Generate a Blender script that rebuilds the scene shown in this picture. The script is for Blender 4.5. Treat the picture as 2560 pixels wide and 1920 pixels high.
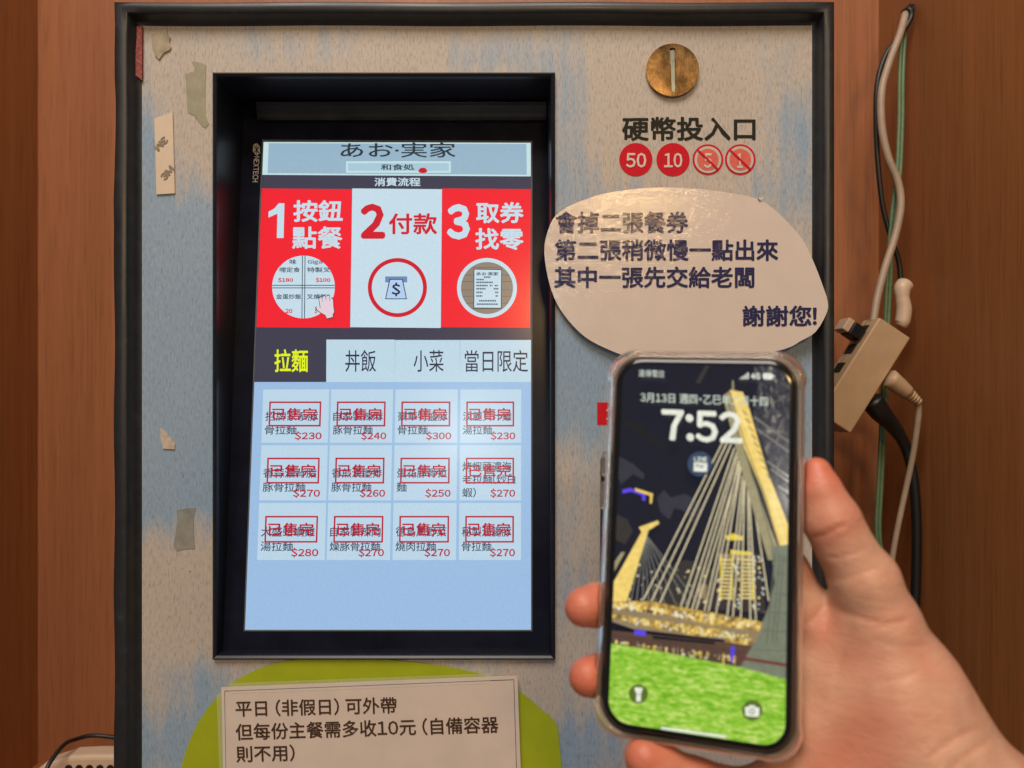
import bpy, math, random
import numpy as np
from mathutils import Vector
from mathutils.geometry import tessellate_polygon

random.seed(4); rng = np.random.default_rng(7)
S = bpy.context.scene
for o in list(bpy.data.objects): bpy.data.objects.remove(o)

# ------------------------------------------------------------------ camera, world, lamps
F, D = 1849.0, 0.519                      # focal length in photo pixels, metres from the lens to the machine front
cd = bpy.data.cameras.new('camera'); cam = bpy.data.objects.new('camera', cd); S.collection.objects.link(cam)
cam.location = (0, -D, 0); cam.rotation_euler = (math.pi / 2, 0, 0)
cd.sensor_width = 36; cd.lens = F * 36 / 2560; cd.clip_start = 0.02; cd.clip_end = 60
cd.dof.use_dof = True; cd.dof.focus_distance = D; cd.dof.aperture_fstop = 9.0
S.camera = cam
w = bpy.data.worlds.new('World'); S.world = w; w.use_nodes = True
w.node_tree.nodes['Background'].inputs[0].default_value = (0.96, 0.86, 0.80, 1)
w.node_tree.nodes['Background'].inputs[1].default_value = 0.15
def area(name, loc, target, size, power, col, size_y=None):
    l = bpy.data.lights.new(name, 'AREA'); l.energy = power; l.color = col; l.size = size
    if size_y: l.shape = 'RECTANGLE'; l.size_y = size_y
    else: l.shape = 'DISK'
    o = bpy.data.objects.new(name, l); S.collection.objects.link(o); o.location = loc
    o.rotation_euler = (Vector(target) - Vector(loc)).to_track_quat('-Z', 'Y').to_euler()
    return o
area('ceiling_lamp', (0.235, -1.85, 0.635), (0, 0, 0), 0.28, 7.5, (1.0, 0.62, 0.24), 0.11)
area('overhead_fill', (-0.28, -1.20, 1.70), (0, 0, -0.1), 1.2, 42, (1.0, 0.91, 0.82), 0.9)  # broad soft fill added overhead for general light, not a known fixture
area('far_lamp', (-0.155, -1.90, 0.22), (0, 0, 0), 0.16, 2.2, (1.0, 0.95, 0.86))
S.view_settings.view_transform = 'Standard'; S.view_settings.look = 'None'
S.view_settings.exposure = 0; S.view_settings.gamma = 1; S.view_settings.use_curve_mapping = False
S.cycles.max_bounces = 8; S.cycles.transmission_bounces = 8; S.cycles.transparent_max_bounces = 8
S.cycles.use_denoising = True

# ------------------------------------------------------------------ materials
def lin(r, g, b):
    f = lambda c: c / 12.92 if c <= .04045 else ((c + .055) / 1.055) ** 2.4
    return (f(r / 255), f(g / 255), f(b / 255), 1)
M = {}
def new(name):
    m = bpy.data.materials.new(name); m.use_nodes = True; M[name] = m
    return m, m.node_tree, m.node_tree.nodes, m.node_tree.nodes['Principled BSDF']
def noise(nt, scale, detail=4, rough=.55, stretch=(1, 1, 1), dist=0, coord='Object'):
    tc = nt.nodes.new('ShaderNodeTexCoord'); mp = nt.nodes.new('ShaderNodeMapping'); n = nt.nodes.new('ShaderNodeTexNoise')
    mp.inputs['Scale'].default_value = stretch
    n.inputs['Scale'].default_value = scale; n.inputs['Detail'].default_value = detail
    n.inputs['Roughness'].default_value = rough; n.inputs['Distortion'].default_value = dist
    nt.links.new(tc.outputs[coord], mp.inputs[0]); nt.links.new(mp.outputs[0], n.inputs[0])
    return n.outputs['Fac']
def ramp(nt, fac, stops):
    r = nt.nodes.new('ShaderNodeValToRGB'); e = r.color_ramp.elements
    while len(e) < len(stops): e.new(.5)
    for el, (p, c) in zip(e, stops): el.position = p; el.color = c
    nt.links.new(fac, r.inputs[0]); return r.outputs[0]
def mixc(nt, fac, a, b, mode='MIX'):
    x = nt.nodes.new('ShaderNodeMix'); x.data_type = 'RGBA'; x.blend_type = mode
    for s, v in ((x.inputs[0], fac), (x.inputs[6], a), (x.inputs[7], b)):
        if hasattr(v, 'is_linked'): nt.links.new(v, s)
        else: s.default_value = v
    return x.outputs[2]
def mth(nt, op, a, b=0.0, c=None, clamp=False):
    x = nt.nodes.new('ShaderNodeMath'); x.operation = op; x.use_clamp = clamp
    for i, v in enumerate((a, b) if c is None else (a, b, c)):
        if hasattr(v, 'is_linked'): nt.links.new(v, x.inputs[i])
        else: x.inputs[i].default_value = v
    return x.outputs[0]
def bump(nt, b, h, strength=.3, dist=.001):
    n = nt.nodes.new('ShaderNodeBump'); n.inputs['Strength'].default_value = strength; n.inputs['Distance'].default_value = dist
    nt.links.new(h, n.inputs['Height']); nt.links.new(n.outputs[0], b.inputs['Normal'])
def simple(name, col, rough=.5, metal=0, var=.12, scale=120, spec=.5, bmp=.0, stretch=(1, 1, 1)):
    m, nt, N, b = new(name)
    n = noise(nt, scale, 5, stretch=stretch)
    c = ramp(nt, n, [(.3, tuple(x * (1 - var) for x in col[:3]) + (1,)), (.7, tuple(min(1, x * (1 + var)) for x in col[:3]) + (1,))])
    nt.links.new(c, b.inputs['Base Color']); b.inputs['Roughness'].default_value = rough
    b.inputs['Metallic'].default_value = metal; b.inputs['Specular IOR Level'].default_value = spec
    if bmp: bump(nt, b, n, bmp, .0006)
    return m, nt, N, b
def glow(name, col, strength=1.0, var=.05, scale=900, rough=.20, spec=.28, stretch=(1, 1, 1)):
    """a lit display: black glass that emits its picture"""
    m, nt, N, b = new(name)
    n = noise(nt, scale, 2, stretch=stretch)
    c = ramp(nt, n, [(.3, tuple(x * (1 - var) for x in col[:3]) + (1,)), (.7, tuple(x * (1 + var) for x in col[:3]) + (1,))])
    b.inputs['Base Color'].default_value = (.01, .01, .012, 1); b.inputs['Roughness'].default_value = rough
    b.inputs['Specular IOR Level'].default_value = spec
    nt.links.new(c, b.inputs['Emission Color']); b.inputs['Emission Strength'].default_value = strength
    return m, nt, N, b

# wood veneer
def wood(name, dark, light, sc=1.0):
    m, nt, N, b = new(name)
    big = noise(nt, 5 * sc, 3, .5, (1.6, 1.6, .10), .6)
    fine = noise(nt, 110 * sc, 6, .68, (1.5, 1.5, .025), .25)
    pore = noise(nt, 420 * sc, 2, .5, (1, 1, .04))
    f = mth(nt, 'ADD', mth(nt, 'MULTIPLY', big, .6), mth(nt, 'MULTIPLY', fine, .4))
    c = ramp(nt, f, [(.34, dark), (.5, tuple((x + y) / 2 for x, y in zip(dark, light))), (.66, light)])
    c = mixc(nt, mth(nt, 'MULTIPLY', ramp(nt, pore, [(.52, (0, 0, 0, 1)), (.68, (1, 1, 1, 1))]), .30), c, tuple(x * .55 for x in dark[:3]) + (1,))
    nt.links.new(c, b.inputs['Base Color']); b.inputs['Roughness'].default_value = .42; b.inputs['Specular IOR Level'].default_value = .35
    bump(nt, b, fine, .08, .0008)
wood('wood_back', (.235, .086, .038, 1), (.39, .150, .066, 1))
wood('wood_side', (.25, .090, .028, 1), (.40, .152, .048, 1))

# streaky washi-like laminate of the machine front; the blue patches are its own print (attribute 'blue')
m, nt, N, b = new('panel_print')
at = N.new('ShaderNodeAttribute'); at.attribute_name = 'blue'
streak = noise(nt, 95, 5, .65, (1, 1, .14), .35)
fib = noise(nt, 820, 4, .72, (1, 1, .24), .3)
big = noise(nt, 9, 3, .5, (1, 1, .5), .4)
v = mth(nt, 'ADD', at.outputs['Fac'], mth(nt, 'MULTIPLY', mth(nt, 'SUBTRACT', streak, .5), .85))
v = mth(nt, 'ADD', v, mth(nt, 'MULTIPLY', mth(nt, 'SUBTRACT', big, .5), .75))
mask = ramp(nt, v, [(.24, (0, 0, 0, 1)), (.58, (1, 1, 1, 1))])
warm = ramp(nt, big, [(.3, (.43, .365, .31, 1)), (.7, (.50, .425, .355, 1))])
cool = ramp(nt, big, [(.3, (.200, .305, .425, 1)), (.7, (.275, .345, .425, 1))])
c = mixc(nt, mask, warm, cool)
c = mixc(nt, mth(nt, 'MULTIPLY', ramp(nt, fib, [(.5, (0, 0, 0, 1)), (.68, (1, 1, 1, 1))]), .62), c, (.17, .165, .165, 1))
c = mixc(nt, ramp(nt, noise(nt, 240, 2, .5), [(.74, (0, 0, 0, 1)), (.77, (.8, .8, .8, 1))]), c, (.12, .10, .085, 1))
c = mixc(nt, mth(nt, 'MULTIPLY', ramp(nt, fib, [(.28, (1, 1, 1, 1)), (.45, (0, 0, 0, 1))]), .34), c, (.54, .48, .43, 1))
nt.links.new(c, b.inputs['Base Color']); b.inputs['Roughness'].default_value = .5; b.inputs['Specular IOR Level'].default_value = .3
bump(nt, b, fib, .12, .0004)

# black painted steel, worn
m, nt, N, b = new('black_steel')
n1 = noise(nt, 90, 6, .65); n2 = noise(nt, 14, 4)
nt.links.new(ramp(nt, n1, [(.35, (.010, .010, .012, 1)), (.62, (.016, .016, .018, 1)), (.80, (.05, .048, .044, 1))]), b.inputs['Base Color'])
nt.links.new(ramp(nt, n2, [(.3, (.30,) * 3 + (1,)), (.7, (.48,) * 3 + (1,))]), b.inputs['Roughness'])
bump(nt, b, n1, .10, .0008)
simple('black_plastic', (.008, .009, .014), .36, 0, .25, 160, .4, .05)
simple('bezel_plastic', (.007, .008, .016), .24, 0, .3, 60, .12, .03)
simple('ledge_film', (.016, .015, .016), .26, 0, .5, 40, .35, .10)
simple('trim_grey', (.10, .11, .12), .5, 0, .2, 80, .2)
simple('dark_hole', (.004, .004, .004), .8)
simple('rust_primer', (.24, .062, .05), .75, 0, .5, 500, .3, .9)
m, nt, N, b = simple('bronze', (.40, .255, .12), .30, 1, .55, 90, .5, .0)
n = noise(nt, 25, 6, .7); nt.links.new(ramp(nt, n, [(.3, (.10,) * 3 + (1,)), (.75, (.30,) * 3 + (1,))]), b.inputs['Roughness'])
bump(nt, b, noise(nt, 300, 5, .75, (1, 1, .25), .4), .22, .0005)
simple('bright_steel', (.52, .61, .63), .2, 1, .1, 80)
for nm, col in dict(ink_black=(.022, .022, .016), ink_red=(.52, .012, .022), ink_light_red=(.62, .13, .095), ink_navy=(.022, .022, .085), ink_brown=(.060, .032, .020),
                    ink_pale=(.60, .50, .42), ink_grey=(.25, .20, .145), ink_cream=(.50, .44, .38)).items():
    simple(nm, col, .6, 0, .08, 300, .08)
# laminated paper
def laminate(name, col):
    m, nt, N, b = simple(name, col, .55, 0, .03, 40, .2)
    b.inputs['Coat Weight'].default_value = .6; b.inputs['Coat Roughness'].default_value = .07; b.inputs['Coat IOR'].default_value = 1.45
    n = N.new('ShaderNodeBump'); n.inputs['Strength'].default_value = .16; n.inputs['Distance'].default_value = .001
    nt.links.new(noise(nt, 170, 5, .65, (1, 1, 1.3), 1.2), n.inputs['Height']); nt.links.new(n.outputs[0], b.inputs['Coat Normal'])
laminate('laminated_paper', (.60, .50, .43)); laminate('laminated_ink', (.016, .016, .075))
simple('note_paper', (.62, .51, .44), .36, 0, .04, 60, .45, .06)
simple('lime_card', (.33, .38, .010), .30, 0, .06, 50, .45, .05)
simple('cream_plastic', (.56, .41, .29), .42, 0, .05, 60)
simple('beige_plastic', (.47, .315, .185), .45, 0, .06, 60)
simple('cable_beige', (.36, .265, .19), .5, 0, .08, 100)
simple('cable_green', (.115, .19, .095), .45, 0, .15, 200)
simple('cable_black', (.008, .008, .008), .45)
simple('tape_brown', (.36, .30, .20), .4, 0, .25, 140, .4, .4)
simple('tape_yellow', (.385, .36, .23), .35, 0, .16, 120, .4, .3)
simple('tape_grey', (.30, .285, .235), .35, 0, .2, 140, .4, .3)
simple('liner_paper', (.60, .47, .34), .55, 0, .03, 200)
simple('torn_paper', (.47, .38, .31), .7, 0, .2, 300, .3, .4)
for t_, al in (('tape_yellow', .55), ('tape_grey', .7), ('tape_brown', .9)): M[t_].node_tree.nodes['Principled BSDF'].inputs['Alpha'].default_value = al
m, nt, N, b = new('clear_tape')
b.inputs['Base Color'].default_value = (.9, .9, .85, 1); b.inputs['Alpha'].default_value = .16; b.inputs['Roughness'].default_value = .12
bump(nt, b, noise(nt, 60, 3), .3, .0006)
# phone
m, nt, N, b = new('clear_case')
b.inputs['Base Color'].default_value = (.90, .82, .73, 1); b.inputs['Roughness'].default_value = .09
b.inputs['Transmission Weight'].default_value = .94; b.inputs['IOR'].default_value = 1.35
b.inputs['Subsurface Weight'].default_value = 0
simple('phone_black', (.006, .006, .007), .12, 0, .1)
simple('phone_metal', (.25, .24, .23), .3, 1, .05)
# skin
m, nt, N, b = new('skin')
at = N.new('ShaderNodeAttribute'); at.attribute_name = 'flush'
n1 = noise(nt, 60, 4, .6); n2 = noise(nt, 900, 3, .6); n3 = noise(nt, 22, 3)
base = ramp(nt, n1, [(.3, (.485, .25, .160, 1)), (.7, (.63, .365, .245, 1))])
base = mixc(nt, mth(nt, 'MULTIPLY', ramp(nt, n3, [(.42, (0, 0, 0, 1)), (.62, (1, 1, 1, 1))]), .60), base, (.53, .190, .120, 1))
base = mixc(nt, mth(nt, 'MULTIPLY', at.outputs['Fac'], .85), base, (.55, .105, .055, 1))
nt.links.new(base, b.inputs['Base Color']); b.inputs['Roughness'].default_value = .43; b.inputs['Specular IOR Level'].default_value = .42
b.inputs['Subsurface Weight'].default_value = .14; b.inputs['Subsurface Radius'].default_value = (1, .30, .16); b.inputs['Subsurface Scale'].default_value = .0035
wr = noise(nt, 140, 4, .65, (1, 1, 2.2), .6)
bump(nt, b, mth(nt, 'ADD', mth(nt, 'MULTIPLY', n2, .35), wr), .34, .0013)
# display pictures
G = dict(ui_header=(150, 180, 200), ui_header_rim=(196, 222, 226), ui_header_box=(166, 200, 216), ui_ink=(46, 54, 62), ui_bar=(60, 58, 76), ui_white=(196, 220, 232), ui_red=(240, 28, 44),
         ui_red_ink=(206, 20, 40), ui_stamp=(178, 16, 48), ui_blue=(154, 188, 224), ui_tile=(186, 212, 230), ui_navy=(34, 34, 66), ui_yellow=(226, 240, 24), ui_slot=(112, 134, 180), ui_bill=(176, 206, 238),
         ui_skin=(226, 206, 216), ui_plank=(142, 128, 114), ui_plank_dark=(112, 98, 86), ui_text=(44, 58, 82), ui_tab=(188, 214, 228),
         ph_sky=(11, 16, 34), ph_cloud=(50, 50, 60), ph_white=(236, 238, 222), ph_soft=(204, 214, 200), ph_icon=(52, 72, 98), ph_pylon=(160, 150, 112), ph_pylon_lit=(246, 214, 116), ph_cable=(226, 212, 172),
         ph_stone=(122, 128, 108), ph_stone_dark=(98, 104, 88), ph_gold=(240, 204, 90), ph_spark=(250, 224, 140), ph_tower=(56, 46, 46), ph_window=(200, 180, 92), ph_water=(92, 66, 54), ph_deck=(150, 130, 96),
         ph_rail=(112, 54, 48), ph_violet=(92, 70, 230), ph_button=(88, 110, 34), ph_city=(52, 48, 46), ph_frond=(120, 118, 112), ph_dark=(14, 20, 22), ph_crown=(236, 210, 40))
for k, cc in G.items():
    if k.startswith('ui'): glow(k, lin(*cc), 1.0, .04, 900)
    else: glow(k, lin(*cc), .95, .10, 500, .10, .5)
# noisy parts of the phone picture
m, nt, N, b = glow('ph_grass', lin(140, 190, 50), .95)
n = mth(nt, 'ADD', mth(nt, 'MULTIPLY', noise(nt, 280, 6, .72, (.5, 1, 2.4), .5), .6), mth(nt, 'MULTIPLY', noise(nt, 600, 4, .7, (.6, 1, 1.6)), .4))
nt.links.new(ramp(nt, n, [(.38, lin(92, 160, 16)), (.5, lin(146, 200, 50)), (.62, lin(216, 232, 130))]), b.inputs['Emission Color'])
m, nt, N, b = glow('ph_lights', lin(200, 160, 70), .95)
n = noise(nt, 420, 4, .7, (1, 1, .7)); nt.links.new(ramp(nt, n, [(.40, lin(128, 100, 60)), (.54, lin(208, 168, 74)), (.68, lin(255, 232, 150))]), b.inputs['Emission Color'])
m, nt, N, b = glow('ph_foliage', lin(80, 80, 84), .95)
n = noise(nt, 300, 5, .75, (1.3, 1, .8), .6); nt.links.new(ramp(nt, n, [(.47, lin(24, 30, 50)), (.56, lin(80, 78, 76)), (.70, lin(168, 164, 150))]), b.inputs['Emission Color'])

# ------------------------------------------------------------------ geometry helpers
def ray(u, v): return Vector(((u - 1280) / F, 1.0, -(v - 960) / F))
CAM = Vector((0, -D, 0))
class Plane:
    """a real plane in the room; P gives the point of it seen at a photo pixel, h metres in front of it"""
    def __init__(s, o, n): s.o = Vector(o); s.n = Vector(n).normalized()
    def P(s, u, v, h=0.0):
        r = ray(u, v); o = s.o + s.n * h
        return CAM + r * ((o - CAM).dot(s.n) / r.dot(s.n))
FRONT = Plane((0, 0, 0), (0, -1, 0))
_s0 = CAM + ray(1280, 1575) * .528; _s1 = CAM + ray(1280, 353) * .5644
SCREEN = Plane(_s0, (0, -(_s1 - _s0).z, (_s1 - _s0).y))

class MB:
    def __init__(s): s.v = []; s.f = []; s.m = []; s.mats = []
    def mi(s, m):
        if m not in s.mats: s.mats.append(m)
        return s.mats.index(m)
    def add(s, vs, fs, mat):
        k = len(s.v); s.v += [tuple(p) for p in vs]; i = s.mi(mat)
        for f in fs: s.f.append([k + q for q in f]); s.m.append(i)
    def build(s, name, parent=None, smooth=False, bevel=0):
        me = bpy.data.meshes.new(name); me.from_pydata(s.v, [], s.f)
        for m in s.mats: me.materials.append(M[m])
        me.polygons.foreach_set('material_index', s.m)
        if smooth: me.polygons.foreach_set('use_smooth', [True] * len(s.f))
        me.update(); o = bpy.data.objects.new(name, me); S.collection.objects.link(o)
        if parent: o.parent = parent
        if bevel:
            b = o.modifiers.new('edge', 'BEVEL'); b.width = bevel; b.segments = 3; b.limit_method = 'ANGLE'; b.harden_normals = False
        return o
    def poly(s, pl, pts, mat, h=0.0, holes=()):
        """flat print on a plane, outline in photo pixels"""
        loops = [list(pts)] + [list(q) for q in holes]
        flat = [p for l in loops for p in l]
        tris = tessellate_polygon([[Vector((p[0], p[1], 0)) for p in l] for l in loops])
        vs = [pl.P(p[0], p[1], h) for p in flat]; out = []
        for t in tris:
            a, b, c = (vs[i] for i in t)
            out.append(list(t) if (b - a).cross(c - a).dot(pl.n) > 0 else [t[0], t[2], t[1]])
        s.add(vs, out, mat)
    def slab(s, pl, pts, mat, h0, h1, holes=()):
        """a plate with thickness from h0 to h1 above the plane; the outline is what the lens sees of its top"""
        s.poly(pl, pts, mat, h1, holes)
        for loop in [pts] + list(holes):
            top = [pl.P(p[0], p[1], h1) for p in loop]; bot = [q - pl.n * (h1 - h0) for q in top]; n = len(top)
            s.add(top + bot, [[i, (i + 1) % n, n + (i + 1) % n, n + i] for i in range(n)], mat)
    def rect(s, pl, x0, y0, x1, y1, mat, h=0.0): s.poly(pl, [(x0, y0), (x1, y0), (x1, y1), (x0, y1)], mat, h)
    def outline(s, pl, x0, y0, x1, y1, t, mat, h=0.0, q=None):
        o = q or [(x0, y0), (x1, y0), (x1, y1), (x0, y1)]
        cx = sum(p[0] for p in o) / len(o); cy = sum(p[1] for p in o) / len(o)
        i = [(x + (t if x < cx else -t), y + (t if y < cy else -t)) for x, y in o]; n = len(o)
        s.add([pl.P(*p, h) for p in o + i], [[k, (k + 1) % n, n + (k + 1) % n, n + k][::-1] for k in range(n)], mat)
    def ring(s, pl, cx, cy, r0, r1, mat, h=0.0, n=48):
        c = [(math.cos(2 * math.pi * k / n), math.sin(2 * math.pi * k / n)) for k in range(n)]
        vs = [pl.P(cx + r0 * a, cy + r0 * b, h) for a, b in c] + [pl.P(cx + r1 * a, cy + r1 * b, h) for a, b in c]
        s.add(vs, [[k, (k + 1) % n, n + (k + 1) % n, n + k] for k in range(n)], mat)
    def line(s, pl, a, b, t, mat, h=0.0):
        d = Vector((b[0] - a[0], b[1] - a[1])); d = Vector((-d.y, d.x)).normalized() * t / 2
        s.poly(pl, [(a[0] + d.x, a[1] + d.y), (b[0] + d.x, b[1] + d.y), (b[0] - d.x, b[1] - d.y), (a[0] - d.x, a[1] - d.y)], mat, h)
    def text(s, pl, body, q, mat, h=0.0, bold=0.0):
        """lettering fitted to a pixel box (x0,y0,x1,y1) or to four corners (TL,TR,BR,BL)"""
        vs, fs, zs = glyphs(body, bold)
        if len(q) == 4 and not hasattr(q[0], '__len__'): q = [(q[0], q[1]), (q[2], q[1]), (q[2], q[3]), (q[0], q[3])]
        TL, TR, BR, BL = [np.array(p, float) for p in q]
        pts = [(BL * (1 - x) + BR * x) * (1 - y) + (TL * (1 - x) + TR * x) * y for x, y in vs]
        s.add([pl.P(p[0], p[1], h + float(z)) for p, z in zip(pts, zs)], fs, mat)
    def box(s, a, b, mat):
        x0, y0, z0 = a; x1, y1, z1 = b
        s.add([(x0, y0, z0), (x1, y0, z0), (x1, y1, z0), (x0, y1, z0), (x0, y0, z1), (x1, y0, z1), (x1, y1, z1), (x0, y1, z1)],
              [[0, 3, 2, 1], [4, 5, 6, 7], [0, 1, 5, 4], [1, 2, 6, 5], [2, 3, 7, 6], [3, 0, 4, 7]], mat)
    def obox(s, c, ax, ay, az, mat):
        """oriented box: centre and three half-axis vectors"""
        c, ax, ay, az = map(Vector, (c, ax, ay, az))
        s.add([c + ax * i + ay * j + az * k for k in (-1, 1) for i, j in ((-1, -1), (1, -1), (1, 1), (-1, 1))],
              [[0, 3, 2, 1], [4, 5, 6, 7], [0, 1, 5, 4], [1, 2, 6, 5], [2, 3, 7, 6], [3, 0, 4, 7]], mat)
    def tube(s, pts, r, mat, n=12, sub=6):
        pts = [Vector(p) for p in pts]; P = []
        ext = [pts[0] * 2 - pts[1]] + pts + [pts[-1] * 2 - pts[-2]]
        for i in range(1, len(ext) - 2):
            p0, p1, p2, p3 = ext[i - 1:i + 3]
            for k in range(sub):
                t = k / sub
                P.append(.5 * (2 * p1 + (p2 - p0) * t + (2 * p0 - 5 * p1 + 4 * p2 - p3) * t * t + (3 * p1 - p0 - 3 * p2 + p3) * t ** 3))
        P.append(pts[-1]); R = r if hasattr(r, '__len__') else [r] * len(pts)
        vs = []; nrm = Vector((0, -1, 0.01))
        for i, p in enumerate(P):
            t = (P[min(i + 1, len(P) - 1)] - P[max(i - 1, 0)]).normalized()
            nrm = (nrm - t * nrm.dot(t)).normalized(); bn = t.cross(nrm)
            f = i / sub; j = min(int(f), len(R) - 2); rr = R[j] * (1 - (f - j)) + R[j + 1] * (f - j) if i < len(P) - 1 else R[-1]
            vs += [p + (nrm * math.cos(2 * math.pi * k / n) + bn * math.sin(2 * math.pi * k / n)) * rr for k in range(n)]
        L = len(P)
        fs = [[i * n + k, i * n + (k + 1) % n, (i + 1) * n + (k + 1) % n, (i + 1) * n + k] for i in range(L - 1) for k in range(n)]
        fs += [list(range(n))[::-1], [(L - 1) * n + k for k in range(n)]]
        s.add(vs, fs, mat)

_gl = {}; _ch = {}
def one_char(ch):
    """outline of one character; half-width ones are taken from their full-width form so that all lettering shares one face"""
    if ch not in _ch:
        c = bpy.data.curves.new('lettering', 'FONT'); c.body = chr(ord(ch) + 0xFEE0) if 33 <= ord(ch) <= 126 else ch; c.resolution_u = 2
        o = bpy.data.objects.new('lettering', c); S.collection.objects.link(o)
        me = bpy.data.meshes.new_from_object(o.evaluated_get(bpy.context.evaluated_depsgraph_get()))
        _ch[ch] = (np.array([x.co[:2] for x in me.vertices]).reshape(-1, 2), [list(p.vertices) for p in me.polygons])
        bpy.data.objects.remove(o); bpy.data.curves.remove(c); bpy.data.meshes.remove(me)
    return _ch[ch]
def glyphs(body, bold):
    """a string as flat outlines; bold strokes are thickened by shifted copies, each a few microns above the last"""
    key = (body, bold)
    if key not in _gl:
        vv, f0, pen, n = [], [], 0.0, 0
        for ch in body:
            if ch == ' ': pen += .30; continue
            v, f = one_char(ch); v = v.copy(); wide = ord(ch) > 255
            if wide: adv = 1.0 if ord(ch) > 0x2fff and ch != '・' else .5; v[:, 0] += pen - (.25 if adv < 1 else 0)
            else: adv = v[:, 0].max() - v[:, 0].min() + .09; v[:, 0] += pen + .045 - v[:, 0].min()
            vv.append(v); f0 += [[i + n for i in q] for q in f]; n += len(v); pen += adv
        v0 = np.concatenate(vv)
        k_ = 0 if bold <= 0 else 8 if bold > .012 else 4
        sh = [(bold * math.cos(t), bold * math.sin(t)) for t in np.arange(k_) * (2 * math.pi / max(k_, 1)) + math.pi / 4] or [(0, 0)]
        if bold > .03: sh += [(x * .5, y * .5) for x, y in sh]
        v = np.concatenate([v0 + np.array(d) for d in sh]); fs = [[i + n * j for i in f] for j in range(len(sh)) for f in f0]
        z = np.repeat(np.arange(len(sh)) * 6e-6, n)
        lo, hi = v.min(0), v.max(0); v = (v - lo) / np.maximum(hi - lo, 1e-6)
        _gl[key] = (v, fs, z)
    return _gl[key]
def tag(o, label=None, cat=None, group=None, kind=None):
    for k, v in (('label', label), ('category', cat), ('group', group), ('kind', kind)):
        if v: o[k] = v
    return o
def thing(name, loc, label, cat, group=None):
    o = bpy.data.objects.new(name, None); S.collection.objects.link(o); o.location = loc; o.empty_display_size = .02
    bpy.context.view_layer.update()
    return tag(o, label, cat, group)
def keep(child, parent):
    """parent without moving"""
    child.parent = parent; child.matrix_parent_inverse = parent.matrix_world.inverted(); return child
def clip(poly, conv):
    """cut a pixel outline to a convex one"""
    def area2(p): return sum(p[i][0] * p[(i + 1) % len(p)][1] - p[(i + 1) % len(p)][0] * p[i][1] for i in range(len(p)))
    if area2(conv) < 0: conv = conv[::-1]
    out = list(poly)
    for i in range(len(conv)):
        a, b = conv[i], conv[(i + 1) % len(conv)]; inp, out = out, []
        side = lambda p: (b[0] - a[0]) * (p[1] - a[1]) - (b[1] - a[1]) * (p[0] - a[0])
        for j in range(len(inp)):
            p, q = inp[j - 1], inp[j]; sp, sq = side(p), side(q)
            if (sp >= 0) != (sq >= 0):
                t = sp / (sp - sq); out.append((p[0] + (q[0] - p[0]) * t, p[1] + (q[1] - p[1]) * t))
            if sq >= 0: out.append(q)
        if not out: return []
    return out

# ------------------------------------------------------------------ the setting: a wood-lined alcove and its counter
YB, XL, XR, ZC = .30, -.525, .406, -.42
def grid_box(name, a, b, mat, label):
    k = MB(); k.box(a, b, mat); o = k.build(name); tag(o, label, None, None, 'structure'); return o
grid_box('wall_back', (XL - .02, YB, ZC - .02), (XR + .02, YB + .02, .75), 'wood_back', 'reddish brown wood veneer wall behind the machine')
grid_box('wall_left', (XL - .02, -.10, ZC - .02), (XL, YB, .75), 'wood_side', 'dark wood side wall left of the machine')
grid_box('wall_right', (XR, -.16, ZC - .02), (XR + .02, YB, .75), 'wood_side', 'dark wood side wall behind the cables and wrist')
grid_box('counter', (XL - .02, -.06, ZC - .04), (XR + .02, YB, ZC), 'wood_side', 'wooden counter under the machine')

# ------------------------------------------------------------------ the ticket machine
mach = thing('ticket_machine', (0, 0, ZC), 'black framed meal ticket machine with patterned front, lit touch screen and coin slot', 'ticket machine')
il, ir, it_, ib = (355 - 1280) / F * D, (2030 - 1280) / F * D, (960 - 65) / F * D, ZC + .02
ol, orr, ot, ob = (284 - 1280) / F * (D - .01), (2087 - 1280) / F * (D - .01), (960 - 4) / F * (D - .01), ZC + .001
k = MB(); prof = [(0, .0), (.10, .0008), (.22, .0022), (.30, .0060), (.36, .0088), (.42, .0098), (.70, .0102), (.93, .0100), (.985, .0094), (1, .0080), (1, -.074), (.15, -.074), (.15, -.002)]
NS = 40; vs = []; seg = []
def side_pts(t, h):
    l, r, tp, bt = il + (ol - il) * t, ir + (orr - ir) * t, it_ + (ot - it_) * t, ib + (ob - ib) * t
    out = []
    for (x0, z0), (x1, z1) in (((l, bt), (l, tp)), ((l, tp), (r, tp)), ((r, tp), (r, bt)), ((r, bt), (l, bt))):
        for i in range(NS):
            f = i / NS; x, z = x0 + (x1 - x0) * f, z0 + (z1 - z0) * f
            dent = 0
            if x0 == x1 == l and t > .3: dent = .0011 * math.exp(-((z - .19) / .022) ** 2) - .0007 * math.exp(-((z - .13) / .016) ** 2) + .00035 * math.sin(z * 55)
            out.append((x + dent * (t > .9), -h + dent * .5, z + (0.0003 * math.sin(x * 37) if tp == z else 0)))
    return out
n4 = NS * 4
for t, h in prof: vs += side_pts(t, h)
fs = [[i * n4 + j, i * n4 + (j + 1) % n4, (i + 1) * n4 + (j + 1) % n4, (i + 1) * n4 + j] for i in range(len(prof) - 1) for j in range(n4)]
k.add(vs, fs, 'black_steel'); o = k.build('frame', smooth=True); keep(o, mach)
md = o.modifiers.new('split', 'EDGE_SPLIT'); md.split_angle = math.radians(50)
chip = MB(); pts = [(885, 168), (921, 170), (920, 330), (919, 521), (900, 505), (884, 492), (864, 486), (849, 468), (853, 420), (864, 345), (880, 322), (886, 240)]
chip.slab(FRONT, [(x / 2.592, y / 2.592) for x, y in pts], 'rust_primer', .0005, .0024)
c_ = chip.build('paint_chip'); keep(c_, mach); c_['label'] = 'red patch of bare primer on the frame corner'
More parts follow.
